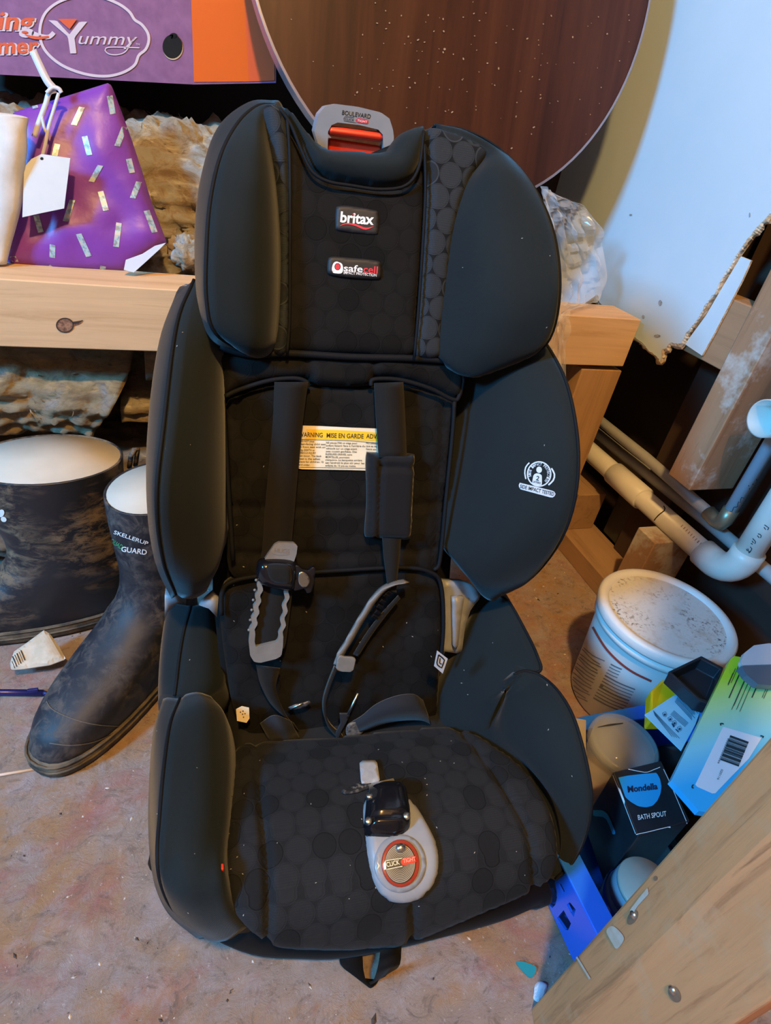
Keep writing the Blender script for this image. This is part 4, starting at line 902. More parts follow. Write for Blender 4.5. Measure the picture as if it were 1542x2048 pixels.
rib([(240, 370), (290, 480), (345, 590), (395, 650)], 15, .03); rib([(410, 660), (360, 680), (335, 760), (290, 880), (250, 1000)], 11, .034); rib([(430, 680), (400, 780), (355, 930), (335, 1040), (310, 1140)], 7, .036); rib([(305, 850), (325, 940), (345, 980), (330, 1050), (312, 1140)], 6, .035); rib([(340, 680), (385, 640), (430, 650), (450, 680)], 8, .037)
mb = slab([(252, 520), (285, 508), (310, 492), (332, 486), (318, 500), (285, 530), (268, 545), (248, 540)], gs, .003, None, off=.03); mk('bag_base_fold', mb, plain('fold_white', (0.55, 0.6, 0.68), 0.6), bag, smooth=False)
# white roll standing beside the bag
P = [W(-6, 526, y=.918), W(2, 470, y=.92), W(10, 400, y=.923), W(15, 330, y=.928), W(19, 270, y=.933), W(21, 236, y=.938), W(22, 228, y=.938)]
P = catmull(P, 6); rr = np.interp(np.linspace(0, 1, len(P)), [0, .3, .6, .93, .98, 1], [.012, .018, .020, .017, .013, .004])
rings = []
for i, q in enumerate(P):
    rings.append([Vector(q) + Vector((math.cos(a), .7 * math.sin(a), 0)) * rr[i] * (1 + .16 * noise.noise(Vector((math.cos(a) * 1.3, math.sin(a) * 1.3, i * .13)))) for a in np.linspace(0, 2 * math.pi, 20, endpoint=False)])
mb = MB(); mb.loft(rings); single('cloth_roll', mb, mottled('off_white_cloth', (0.56, 0.53, 0.47), (0.64, 0.61, 0.57), 40, 0.85, bmp=.3, bscale=80), 'white rolled cloth standing on the timber rail beside the gift bag', 'cloth')

# crumpled clear plastic sheet hanging over the rail between seat and wall
m_pl = bpy.data.materials.new('clear_plastic'); m_pl.use_nodes = True; nt = m_pl.node_tree; b = nt.nodes['Principled BSDF']
b.inputs['Base Color'].default_value = (0.80, 0.78, 0.76, 1); b.inputs['Roughness'].default_value = 0.16
tr_ = nn(nt, 'ShaderNodeBsdfTransparent'); mx = nn(nt, 'ShaderNodeMixShader'); mx.inputs[0].default_value = 0.26
nt.links.new(tr_.outputs[0], mx.inputs[1]); nt.links.new(b.outputs[0], mx.inputs[2]); nt.links.new(mx.outputs[0], nt.nodes['Material Output'].inputs[0])
rows = [(1080, 372, 1118, 395, .955), (1088, 430, 1172, 412, .945), (1095, 500, 1200, 470, .94), (1100, 560, 1206, 540, .93), (1100, 608, 1190, 600, .91), (1095, 640, 1140, 622, .85), (1090, 680, 1133, 672, .842), (1088, 740, 1132, 735, .842), (1090, 800, 1128, 795, .845)]
R_ = catmull([(*W(a, b_, y=y), *W(c_, d, y=y)) for a, b_, c_, d, y in rows], 9); nu = 44; vs_ = []; fs = []
for i, q in enumerate(R_):
    for j in range(nu):
        t = j / (nu - 1); p_ = Vector(q[:3]) * (1 - t) + Vector(q[3:]) * t
        f1 = noise.noise(Vector((j * .22, i * .10, 0))) ; f2 = abs(noise.noise(Vector((j * .13 + 5, i * .2, 3)))); f3 = abs(noise.noise(Vector((j * .35, i * .33, 9))))
        amp = .018 if i < len(R_) * .5 else .006
        vs_.append(p_ + Vector((f1 * .008, -(f2 * 2.0 + f3 * .25) * amp, f1 * .004)))
for i in range(len(R_) - 1):
    for j in range(nu - 1): a = i * nu + j; fs.append((a, a + 1, a + nu + 1, a + nu))
mb = MB(); mb.add(vs_, fs); o = single('plastic_sheet', mb, m_pl, 'crumpled clear plastic sheet hanging over the rail beside the headrest', 'plastic sheet', smooth=False)

# ================================================================== pipes in the right wall
m_pvc = mottled('white_pvc', (0.70, 0.67, 0.60), (0.76, 0.73, 0.66), 12, 0.38)
m_poly = mottled('grey_polybutylene', (0.34, 0.35, 0.36), (0.40, 0.40, 0.40), 12, 0.45)
m_brass = plain('dull_brass', (0.38, 0.33, 0.22), 0.4, metal=0.7)
dr = thing('drain_pipe', 'thick white plastic drain pipe with a sleeve and an elbow', 'pipe', (.862, .56, .19))
px_, pz = .862, .212
mb = MB(); mb.tube([(px_, YB, pz), (px_, .9, pz), (px_, .57, pz)], .0205, 24); pa = mk('pipe_run', mb, m_pvc, dr)
mb = MB(); mb.tube([(px_, .855, pz), (px_, .853, pz), (px_, .755, pz), (px_, .753, pz)], [.0215, .0245, .0245, .0215], 24); mk('sleeve', mb, m_pvc, dr)
el = [(px_, .585, pz), (px_, .56, pz)] + [(px_, .56 - .045 * math.sin(a), pz + .045 - .045 * math.cos(a)) for a in np.linspace(.15, math.pi / 2, 8)] + [(px_, .515, pz + .06)]
mb = MB(); mb.tube(el, .0255, 24); mk('elbow', mb, m_pvc, dr)
mb = MB(); mb.tube([(px_, .515, pz + .04), (px_, .515, .44)], .0215, 24); ris = mk('riser', mb, m_pvc, dr)
up = [(px_, .515, .42), (px_, .515, .445)] + [(px_ - .04 + .04 * math.cos(a), .515 + .03 * math.sin(a) * .6, .445 + .04 * math.sin(a)) for a in np.linspace(.2, math.pi / 2, 7)] + [(px_ - .055, .535, .486)]
mb = MB(); mb.tube(up, .0235, 24); mk('elbow', mb, m_pvc, dr)
# outlet mouth facing the room
ax = Matrix([[0, 0, -1], [0, 1, 0], [1, 0, 0]])
mb = MB(); mb.lathe([(.0225, .0), (.0280, .0), (.0280, .052), (.0255, .052), (.0255, .004), (.001, .004)], 32, (.846, .562, .486), ax, cap=False); mk('outlet_socket', mb, m_pvc, dr)
p = Print([pa], .0006)
for t in np.linspace(0, 1, 12): c_ = np.array([1364, 1052]) * (1 - t) + np.array([1415, 1102]) * t; p.line([c_ + (-2, 2), c_ + (2, -2)] if t < .6 else [c_ + (-2, 2), c_, c_ + (2, -2)], 1.2 if t < .6 else 2.2)
mp_ = p.done('faded_print', plain('faded_red_ink', (0.30, 0.15, 0.13), 0.7), dr); mp_['kind'] = 'stuff'
p = Print([ris], .0006); g7 = lambda x, y: (1400 + x / 4.218, 880 + y / 4.218)
for L_ in ([(405, 915), (412, 955), (420, 935)], [(425, 900), (440, 920), (418, 950)], [(392, 918), (400, 935)], [(445, 830), (470, 855), (462, 875)], [(440, 850), (452, 868)], [(490, 790), (520, 800), (510, 825)], [(485, 805), (500, 825)], [(545, 715), (580, 740), (570, 758)], [(540, 735), (555, 755)], [(430, 870), (445, 880)]): p.line([g7(*q) for q in L_], 1.7)
mp_ = p.done('stencil_print', m_ink, dr); mp_['kind'] = 'stuff'
p = Print([pa], .0006); p.line([(1327, 1012), (1330, 1020), (1318, 1030), (1308, 1042), (1307, 1052)], 2.2, True); p.done('pen_mark', m_ink, dr)
wa = thing('water_pipe', 'thin grey water pipe with a brass elbow and blue riser', 'pipe', (.872, .59, .27))
mb = MB(); mb.tube([(.872, YB, .282), (.872, .8, .280), (.872, .60, .272)], .0105, 16); mk('pipe_run', mb, m_poly, wa)
mb = MB(); mb.tube([(.872, .622, .273), (.872, .60, .270), (.872, .590, .272), (.872, .586, .282), (.872, .586, .304)], .0135, 16); mk('elbow', mb, m_brass, wa)
mb = MB(); mb.tube([(.872, .586, .296), (.872, .586, .9), (.872, .586, 1.8)], .0108, 16); bp = mk('riser', mb, plain('blue_grey_pipe', (0.40, 0.52, 0.64), 0.4), wa)
p = Print([bp], .0005); p.line([g7(*q) for q in ((225, 635), (262, 595), (270, 605), (290, 560), (315, 570), (320, 520), (340, 530), (345, 485), (370, 490))], 1.2, True)
for q in ((415, 410), (445, 372), (475, 335), (410, 385)): p.ell(g7(*q), 1, 1.4, n=6)
mp_ = p.done('stencil_print', m_ink, wa); mp_['kind'] = 'stuff'
wb2 = MB(); wb2.tube([(.901, YB, .235), (.901, .9, .236), (.901, .64, .242), (.901, .50, .240), (.901, .2, .238), (.901, -.5, .236)], .0118, 16)
single('water_pipe', wb2, m_poly, 'thin grey water pipe running right behind the white drain pipe', 'pipe')
cn = thing('dark_container', 'dark box with a lime green patch under the drain pipe', 'box', (.92, .80, 0.047))
mb = MB(); mb.span((.908, .76, .0475), (.953, .86, .155)); cbx = mk('body', mb, plain('box_dark', (0.03, 0.03, 0.022), 0.6), cn, smooth=False, bevel=.003)
p = Print([cbx], .0007); p.poly([(1196, 987), (1203, 978), (1228, 1005), (1221, 1030), (1198, 1004)], 5); p.done('lime_patch', plain('lime', (0.42, 0.50, 0.01), 0.5), cn)

# ================================================================== gumboots
m_rubber, nt, b = base_mat('muddy_black_rubber', (0.018, 0.019, 0.024), 0.5)
v = coords(nt)
mud = mth(nt, 'MULTIPLY', ramp(nt, noise_t(nt, coords(nt, (1, 1, 2.2)), 26, 9, 0.78, 0.5), [(0.46, (0, 0, 0)), (0.60, (1, 1, 1))]), ramp(nt, noise_t(nt, v, 6.0, 3), [(0.38, (0, 0, 0)), (0.52, (1, 1, 1))]))
nt.links.new(mixc(nt, (0.014, 0.015, 0.020), (0.19, 0.135, 0.080), mud), b.inputs['Base Color'])
nt.links.new(mth(nt, 'ADD', 0.42, mth(nt, 'MULTIPLY', mud, 0.5)), b.inputs['Roughness']); bump(nt, b, mud, 0.3, 0.001)
m_rubc, nt, b = base_mat('dusty_navy_rubber', (0.013, 0.014, 0.020), 0.5); v = coords(nt)
du = mth(nt, 'MULTIPLY', ramp(nt, noise_t(nt, v, 42, 8, 0.75, 0.5), [(0.46, (0, 0, 0)), (0.64, (1, 1, 1))]), ramp(nt, noise_t(nt, v, 9.0, 3), [(0.34, (0.1, 0.1, 0.1)), (0.56, (0.8, 0.8, 0.8))]))
nt.links.new(mixc(nt, (0.012, 0.013, 0.019), (0.13, 0.105, 0.085), du), b.inputs['Base Color'])
nt.links.new(mth(nt, 'ADD', 0.56, mth(nt, 'MULTIPLY', du, 0.4)), b.inputs['Roughness']); bump(nt, b, noise_t(nt, v, 60, 5, 0.7), 0.15, 0.002)
m_sole = mottled('muddy_sole', (0.035, 0.030, 0.024), (0.16, 0.12, 0.075), 40, 0.8, bmp=.5, bscale=150)
m_lin = mottled('cream_boot_lining', (0.50, 0.45, 0.36), (0.56, 0.51, 0.42), 12, 0.8)
def boot(label, loc, heading, secs, mat, lean=(0, 0), seams=True):
    """gumboot: sections (z, y_back, y_toe, half width); y runs heel to toe"""
    cs, sn = math.cos(heading), math.sin(heading)
    def tr3(x, y, z):
        x += lean[0] * max(0, z - .14); y += lean[1] * max(0, z - .14)
        return Vector((loc[0] + cs * x - sn * y, loc[1] + sn * x + cs * y, z))
    S_ = catmull(np.array(secs), 5); n = 40
    def rg(z, y0, y1, w, ins=0.0):
        out = []
        for j in range(n):
            a = 2 * math.pi * j / n; c, s_ = math.cos(a), math.sin(a)
            L_ = (y1 - y0) / 2 - ins; ex_ = .82 if z < .12 else 1.0
            k_ = 1.0 - (.14 * (s_ < 0) * abs(s_) if z < .1 else 0)
            out.append(tr3((w - ins) * k_ * math.copysign(abs(c) ** ex_, c), (y0 + y1) / 2 + L_ * math.copysign(abs(s_) ** ex_, s_), z))
        return out
    t = thing('gumboot', label, 'boot', (loc[0], loc[1], 0), 'black gumboots')
    mb = MB(); rings = [rg(*q) for q in S_]; top = S_[-1]; bt = S_[0]
    mb.loft(rings, True, False); mb.loft([rings[-1], rg(top[0] + .0015, *top[1:], ins=.0015), rg(top[0], *top[1:], ins=.0035)], True, False)
    upr = mk('upper', mb, mat, t)
    mb = MB(); inner = [rg(q[0], q[1], q[2], q[3], .0036) for q in S_[::-1] if q[0] > .05]; mb.loft(inner, True, True); mk('lining', mb, m_lin, t)
    mb = MB(); q = S_[0]; mb.loft([rg(.001, q[1] + .003, q[2] - .003, q[3] - .002), rg(.006, q[1] - .003, q[2] + .004, q[3] + .003), rg(.026, q[1] - .004, q[2] + .005, q[3] + .004), rg(.030, q[1], q[2], q[3])]); so = mk('sole', mb, m_sole, t)
    for zz, rr_ in ((.016, .0016), (.028, .0018)):
        mb = MB(); r_ = rg(zz, q[1] - .004, q[2] + .005, q[3] + .004); mb.tube(r_ + [r_[0]], rr_, 6, False); mk('welt', mb, m_sole, so)
    return t, upr, tr3, rg
secA = [(.018, -.140, .180, .056), (.04, -.141, .178, .058), (.062, -.140, .162, .057), (.082, -.138, .120, .054), (.105, -.134, .055, .049), (.135, -.130, .005, .046), (.17, -.128, -.010, .047), (.22, -.132, -.006, .051), (.27, -.138, .000, .056), (.302, -.140, .002, .058)]
hd1 = math.atan2(-.275, -.195) - math.pi / 2
t1, u1, tr1, rg1 = boot('black gumboot with white lettering standing against the seat', (-.092, .646), hd1, secA, m_rubc, lean=(.0, -.06))
hd2 = math.atan2(-.10, -.99) - math.pi / 2
secB = [(.018, -.135, .150, .052), (.04, -.136, .148, .053), (.062, -.136, .130, .052), (.082, -.134, .10, .052), (.105, -.132, .06, .052), (.135, -.130, .04, .054), (.17, -.130, .035, .056), (.22, -.132, .045, .062), (.27, -.136, .052, .068), (.300, -.138, .055, .070)]
t2, u2, tr2, rg2 = boot('muddy black gumboot beside the insulation, seen from the side', (-.229, .790), hd2, secB, m_rubber)
# toe cap seams
def on_boot(tr3, rg, secs, y, zz): pass
mb = MB(); pts = []
pS = Print([u1], .0012); m_sd = plain('seam_dust', (0.12, 0.105, 0.085), 0.8)
pS.line([(100, 1486), (140, 1490), (185, 1484), (225, 1466), (250, 1446)], 2.0, True); pS.done('toe_seam', m_sd, t1)
pS.line([(94, 1403), (104, 1418), (130, 1432), (165, 1444), (200, 1450), (236, 1452)], 1.6, True); pS.done('toe_cap_seam', m_sd, t1)
pS = Print([u1], .0008); pS.text('SKELLERUP', (228, 1067), (295, 1090), 7.5, .012); pS.text('GUARD', (243, 1102), (293, 1109), 10, .02); pS.done('lettering', m_white, t1)
pS = Print([u1], .0008); pS.text('QUAD', (221, 1084), (243, 1098), 9, .01); pS.done('lettering', plain('green_print', (0.05, 0.30, 0.12), 0.6), t1)
pS = Print([u2], .0008); pS.ell((3, 1026), 6, 8, .4); pS.ell((8, 1038), 6, 5, .6); pS.ell((-2, 1032), 3, 8); pS.done('logo', m_white, t2)
mb = MB(); q = Vector(W(262, 912, y=.80)); mb.tube([q + Vector((-.004, 0, -.02)), q, q + Vector((.006, 0, .012)), q + Vector((.010, .004, .010)), q + Vector((.004, .006, -.02))], .0035, 8); mk('pull_tab', mb, m_rubber, t2)

# ================================================================== bucket and the crate of hardware
bc = (.688, .466)
m_bkt = mottled('white_bucket_plastic', (0.66, 0.65, 0.63), (0.70, 0.69, 0.67), 8, 0.42)
m_lid, nt, b = base_mat('dirty_lid', (0.66, 0.65, 0.62), 0.5); v = coords(nt)
dirt = mth(nt, 'MULTIPLY', ramp(nt, noise_t(nt, v, 170, 6, 0.7, 0.2), [(0.52, (0, 0, 0)), (0.60, (1, 1, 1))]), ramp(nt, noise_t(nt, v, 22, 4, 0.7), [(0.46, (0.05, 0.05, 0.05)), (0.62, (1, 1, 1))]))
smear = ramp(nt, noise_t(nt, v, 30, 6, 0.7), [(0.52, (0, 0, 0)), (0.70, (0.6, 0.6, 0.6))])
nt.links.new(mixc(nt, mixc(nt, (0.62, 0.61, 0.58), (0.42, 0.30, 0.19), smear), (0.10, 0.06, 0.03), dirt), b.inputs['Base Color'])
bu = thing('plastic_bucket', 'white plastic bucket with a dirt-specked lid and printed label', 'bucket', (*bc, 0))
mb = MB(); mb.lathe([(.001, .001), (.080, .001), (.083, .006), (.0955, .180), (.0955, .196)], 64, (*bc, 0)); bb = mk('body', mb, m_bkt, bu)
mb = MB(); mb.lathe([(.0965, .170), (.1005, .171), (.1005, .180), (.0975, .182), (.0975, .186), (.1035, .187), (.1045, .190), (.1045, .200), (.1015, .204), (.097, .2045), (.093, .2045), (.089, .200), (.088, .1985)], 64, (*bc, 0), cap=False); ld = mk('lid', mb, m_bkt, bu)
mb = MB(); mb.lathe([(.0885, .1984), (.0885, .1990), (.045, .1992), (.0005, .1993)], 64, (*bc, 0), cap=False); mk('lid_panel', mb, m_lid, ld, smooth=False)
p = Print([bb], .0008); p.line([(1186, 1254), (1198, 1275), (1215, 1300), (1240, 1325), (1268, 1345), (1303, 1362)], 4.5, True); p.done('red_stripe', plain('stripe_red', (0.36, 0.05, 0.035), 0.5), bu)
p = Print([bb], .0006)
for r_ in range(16):
    for (xa, ya, xb, yb) in (((1160 + 0, 1288, 1210, 1322),) if r_ < 14 else ()):
        dx, dy = -2.6 * r_, 6.2 * r_; p.line([(xa + dx + 4 * math.sin(r_ * 2), ya + dy), ((xa + xb) / 2 + dx, (ya + yb) / 2 + dy + 5), (xb + dx - abs(7 * math.sin(r_ * 1.7)), yb + dy)], 1.5, True)
for r_ in range(13):
    dx, dy = -2.9 * r_, 5.6 * r_; e = 60 if r_ > 3 else 22
    p.line([(1222 + dx, 1328 + dy), (1222 + dx + e * .5, 1328 + dy + e * .27), (1222 + dx + e, 1328 + dy + e * .47)], 1.6 if r_ % 4 else 2.6, True)
p.ell((1204, 1371), 3.4, 3.6); p.done('label_print', plain('label_grey_ink', (0.16, 0.16, 0.17), 0.7), bu)
mb = MB(); hd_ = []
for a in np.linspace(math.radians(-70), math.radians(75), 14): hd_.append((bc[0] + .112 * math.cos(a), bc[1] + .112 * math.sin(a), .178 - .03 * math.cos(a)))
mb.tube(hd_, .0035, 8); mk('handle', mb, plain('handle_beige', (0.50, 0.42, 0.33), 0.5), bu)

m_blue = plain('blue_crate_plastic', (0.015, 0.14, 0.72), 0.28)
cr = thing('plastic_crate', 'blue plastic crate with slotted side standing by the near stud', 'crate', (.53, .25, 0))
x0, x1, y0, y1, zr, ins = .371, .715, .106, .366, .122, .022
lw = plane_w((x0, .2, zr), np.cross((0, 1, 0), (ins, 0, -zr)))
c3 = lambda L_: [(1040 + x / 5.02, 1640 + y / 5.02) for x, y in L_]
holes = [c3([(243, 690), (335, 680), (372, 775), (355, 850), (325, 885), (268, 830)]), c3([(372, 985), (438, 905), (512, 1040), (482, 1108), (450, 1100)]), c3([(372, 640), (412, 640), (448, 715), (425, 745)]), c3([(468, 850), (500, 825), (560, 900), (540, 975), (505, 925)])]
A_ = [(x0, y1, zr), (x0, y0, zr), (x0 + ins, y0 + ins, .004), (x0 + ins, y1 - ins, .004)]
def topx(q): r_ = M @ (np.array(q) - CAM); return (CX + F * r_[0] / r_[2], CY + F * r_[1] / r_[2])
mb = slab([topx(q) for q in A_], lw, .0, None, holes=holes, back=.003); mk('side_wall', mb, m_blue, cr, smooth=False)
def qp(a, b_, c_, d, th):
    P = [Vector(q) for q in (a, b_, c_, d)]; n_ = (P[1] - P[0]).cross(P[2] - P[0]).normalized() * th
    mb = MB(); mb.add(P + [q + n_ for q in P], [(0, 1, 2, 3), (7, 6, 5, 4), (0, 4, 5, 1), (1, 5, 6, 2), (2, 6, 7, 3), (3, 7, 4, 0)]); return mb
mk('end_wall', qp((x0, y1, zr), (x1, y1, zr), (x1 - ins, y1 - ins, .004), (x0 + ins, y1 - ins, .004), .003), m_blue, cr, smooth=False)
mk('end_wall', qp((x0, y0, zr), (x1, y0, zr), (x1 - ins, y0 + ins, .004), (x0 + ins, y0 + ins, .004), -.003), m_blue, cr, smooth=False)
mk('side_wall', qp((x1, y0, zr), (x1, y1, zr), (x1 - ins, y1 - ins, .004), (x1 - ins, y0 + ins, .004), -.003), m_blue, cr, smooth=False)
mk('floor_panel', qp((x0 + ins, y0 + ins, .002), (x1 - ins, y0 + ins, .002), (x1 - ins, y1 - ins, .002), (x0 + ins, y1 - ins, .002), .003), m_blue, cr, smooth=False)
for a, b_ in (((x0 - .004, y0 - .004), (x0 + .022, y1 + .004)), ((x1 - .018, y0 - .004), (x1 + .004, y1 + .004)), ((x0 + .022, y0 - .004), (x1 - .018, y0 + .016)), ((x0 + .022, y1 - .016), (x1 - .018, y1 + .004))):
    mb = MB(); mb.span((*a, zr - .003), (*b_, zr + .001)); mk('rim', mb, m_blue, cr, bevel=.0012)

def prism(pts, dz, off=(0, 0)):
    P = [np.array(q, float) for q in pts]; B = [q + np.array([off[0], off[1], -dz]) for q in P]; n = len(P)
    mb = MB(); mb.add(P + B, [tuple(range(n)), tuple(range(2 * n - 1, n - 1, -1))] + [(i, (i + 1) % n, n + (i + 1) % n, n + i) for i in range(n)]); return mb
# black spout box
m_bbox = mottled('black_carton', (0.014, 0.015, 0.018), (0.022, 0.022, 0.026), 40, 0.3)
sb = thing('spout_box', 'black bath spout carton with a bright blue emblem', 'box', (.49, .235, .012))
tp = [W(1226, 1544, z=.172), W(1322, 1521, z=.172), W(1380, 1642, z=.160), W(1276, 1674, z=.160)]
mb = prism(tp, .125, (.012, .004)); sbo = mk('carton', mb, m_bbox, sb, smooth=False, bevel=.0012)
p = Print([sbo], .0007); b4 = lambda L_: [(1120 + x / 5.14, 1500 + y / 5.14) for x, y in L_]
p.poly(b4([(597, 285), (700, 265), (850, 248), (990, 236), (1025, 300), (1040, 380), (1030, 450), (1000, 520), (950, 575), (880, 592), (800, 580), (730, 540), (670, 490)]), 5); m_cy = plain('cyan_print', (0.02, 0.36, 0.72), 0.4); p.done('blue_emblem', m_cy, sb); p.poly(b4([(345, 618), (440, 618), (490, 650), (530, 730), (578, 855), (570, 868), (545, 868), (515, 780), (480, 710), (440, 685), (345, 680)]), 5); p.done('spout_drawing', m_cy, sb)
p = Print([sbo], .0012); a_, c_ = b4([(693, 440), (1000, 405)]); p.text('Mondella', a_, c_, 12.5, .03); p.done('lettering', plain('navy_ink', (0.01, 0.02, 0.06), 0.5), sb)
p = Print([sbo], .0010); a_, c_ = b4([(800, 722), (1092, 680)]); p.text('BATH SPOUT', a_, c_, 10, .008)
for L_ in ([(540, 232), (620, 430), (700, 640), (785, 860)], [(560, 215), (640, 195), (720, 205), (820, 225), (890, 232), (960, 205), (1025, 180)], [(1060, 200), (1130, 350), (1220, 560), (1300, 750)], [(790, 868), (900, 845), (1020, 815), (1130, 790)]): p.line(b4(L_), 1.3, True)
p.done('lettering', m_white, sb)
mb = MB(); rings = []
for i in range(19):
    a = math.pi * i / 18; r_ = []
    for j in range(30):
        b_ = 2 * math.pi * j / 30; d = Vector((math.copysign(abs(math.sin(a) * math.cos(b_)) ** .6, math.cos(b_)), math.copysign(abs(math.sin(a) * math.sin(b_)) ** .6, math.sin(b_)), math.cos(a)))
        q = 1 + .14 * noise.noise(d * 2.3) + .05 * noise.noise(d * 7); r_.append((.632 + d.x * .048 * q, .243 + d.y * .080 * q, max(.006, .066 + d.z * .066 * q)))
    rings.append(r_)
mb.loft(rings, True, False); single('black_bag', mb, plain('black_film', (0.010, 0.011, 0.014), 0.3), 'crumpled black plastic bag under the green carton in the crate', 'plastic bag')
# jar with a grey lid
lc = W(1276, 1752, z=.116) + np.array([0.004, -0.012, 0])
jr = thing('jar', 'blue tinted jar with a grey metal lid in the crate', 'jar', (lc[0], lc[1], .008))
mb = MB(); mb.lathe([(.001, 0.008), (.030, .008), (.033, .014), (.035, .080), (.033, .090)], 40, (lc[0], lc[1], 0)); mk('body', mb, plain('blue_tint', (0.04, 0.10, 0.32), 0.18), jr)
mb = MB(); mb.lathe([(.035, .078), (.0362, .081), (.035, .084)], 40, (lc[0], lc[1], 0), cap=False); mk('ring', mb, plain('ring_blue', (0.01, 0.05, 0.5), 0.2), jr)
mb = MB(); mb.lathe([(.033, .088), (.0328, .104), (.031, .112)], 40, (lc[0], lc[1], 0)); mk('neck', mb, plain('neck_grey_blue', (0.22, 0.28, 0.36), 0.25), jr)
mb = MB(); mb.lathe([(.0315, .110), (.0322, .114), (.031, .1165), (.001, .1165)], 40, (lc[0], lc[1], 0)); mk('lid', mb, mottled('lid_grey', (0.38, 0.36, 0.31), (0.42, 0.40, 0.35), 20, 0.35), jr)
# clear tub with amber contents
def clear(name, col, fac, rough=.08):
    m = bpy.data.materials.new(name); m.use_nodes = True; nt = m.node_tree; b = nt.nodes['Principled BSDF']; b.inputs['Base Color'].default_value = (*col, 1); b.inputs['Roughness'].default_value = rough
    t_ = nn(nt, 'ShaderNodeBsdfTransparent'); x_ = nn(nt, 'ShaderNodeMixShader'); x_.inputs[0].default_value = fac
    nt.links.new(t_.outputs[0], x_.inputs[1]); nt.links.new(b.outputs[0], x_.inputs[2]); nt.links.new(x_.outputs[0], nt.nodes['Material Output'].inputs[0]); return m
m_clr = clear('clear_tub', (0.62, 0.62, 0.62), .45); m_clr2 = clear('clear_lid', (0.50, 0.54, 0.57), .24, .2)
tcx = W(1246, 1480, z=.150) + np.array([0.0, -0.003, 0])
tu_ = thing('plastic_tub', 'clear plastic tub with a cloudy round lid and amber contents', 'tub', (tcx[0], tcx[1], .006))
mb = MB(); mb.lathe([(.001, .006), (.027, .006), (.029, .02), (.040, .146)], 40, (tcx[0], tcx[1], 0)); mk('tub_wall', mb, m_clr, tu_)
mb = MB(); mb.lathe([(.041, .138), (.0445, .139), (.0445, .149), (.041, .152), (.037, .148), (.001, .148)], 40, (tcx[0], tcx[1], 0)); tl_ = mk('lid', mb, m_clr2, tu_)
mb = MB(); mb.lathe([(.001, .008), (.025, .008), (.028, .03), (.031, .070), (.001, .074)], 28, (tcx[0], tcx[1], 0)); mk('contents', mb, plain('amber', (0.50, 0.22, 0.04), 0.5), tu_)
p = Print([tl_], .0006); p.line([(1195, 1455), (1215, 1451), (1246, 1447)], [1, 4, 2], True); p.poly([(1175, 1438), (1192, 1436), (1188, 1444), (1178, 1446)], 4); p.done('smudge', plain('smudge_black', (0.02, 0.02, 0.02), 0.7), tu_)
fb_ = single('foil_bag', prism([W(1150, 1436, z=.136), W(1172, 1440, z=.137), W(1172, 1500, z=.135), W(1180, 1560, z=.134), W(1168, 1580, z=.134)], .010), clear('bag_film', (0.55, 0.45, 0.25), .6, .15), 'small yellowish plastic bag squeezed between tub and car seat', 'plastic bag', smooth=False)
# yellow container and black tray
yl = prism([W(1303, 1380, z=.190), W(1326, 1357, z=.190), W(1352, 1372, z=.188), W(1400, 1410, z=.184), W(1370, 1440, z=.180), W(1300, 1440, z=.180)], .022)
single('yellow_container', yl, plain('yellow_plastic', (0.90, 0.50, 0.005), 0.4), 'yellow plastic container under the black tray', 'container', smooth=False, bevel=.003)
bt_ = thing('black_tray', 'open black plastic tray on the yellow container beside the bucket', 'tray', tuple(W(1390, 1360, z=.19)))
rim = [W(1336, 1343, z=.232), W(1403, 1311, z=.232), W(1448, 1335, z=.230), W(1420, 1408, z=.228), W(1400, 1402, z=.228)]
def inset(P, k_, dz): c_ = np.mean(P, 0); return [c_ + (q - c_) * k_ + np.array([0, 0, dz]) for q in P]
mb = MB(); mb.loft([inset(rim, .94, -.022), inset(rim, .97, -.005), rim, inset(rim, .86, 0), inset(rim, .82, -.018)]); mk('tray_shell', mb, plain('black_tray_plastic', (0.016, 0.019, 0.026), 0.35), bt_, smooth=False, bevel=.0015)
# printed cards and cartons
ml = plane_w(tuple(W(1345, 1440, z=.198)), (-.04, -.04, 1))
m_cyan = mottled('cyan_card', (0.30, 0.62, 0.80), (0.34, 0.66, 0.82), 10, 0.45)
cd_ = thing('instruction_card', 'pale blue instruction card with a teal band and small symbols', 'card', tuple(W(1345, 1440, z=.20)))
mb = slab([(1366, 1379), (1404, 1411), (1390, 1450), (1362, 1502), (1325, 1466), (1289, 1430)], ml, .0008, None, back=.0005); co = mk('card_sheet', mb, m_cyan, cd_, smooth=False)
p = Print([co], .0006); p.poly([(1358, 1384), (1366, 1380), (1403, 1411), (1399, 1422)], 5); p.done('teal_band', plain('teal_ink', (0.01, 0.35, 0.34), 0.5), cd_)
p = Print([co], .0006); g5 = lambda x, y: (1300 + x / 5.12, 1240 + y / 5.12)
for i in range(9): p.line([g5(300 - 6 * i, 755 + 10 * i), g5(300 - 6 * i + 190 - abs(30 * math.sin(i * 1.9)), 755 + 10 * i + 205 - 30 * abs(math.sin(i * 1.9)))], .9)
for i in range(5): p.line([g5(240 - 8 * i, 930 + 9 * i), g5(240 - 8 * i + 150, 930 + 9 * i + 130)], .8)
for i in range(4): p.line([g5(30 + 5 * i, 930 + 14 * i), g5(300 + 5 * i - 30 * i, 1215 + 14 * i - 20 * i)], .8)
for i, (x, y) in enumerate(((150, 972), (205, 1020), (250, 1060), (302, 1118))):
    p.line([g5(x - 25, y - 15), g5(x + 8, y - 32), g5(x + 28, y + 12), g5(x - 8, y + 30), g5(x - 25, y - 15)], .8); p.ell(g5(x, y), 2.4, 2.4, n=8)
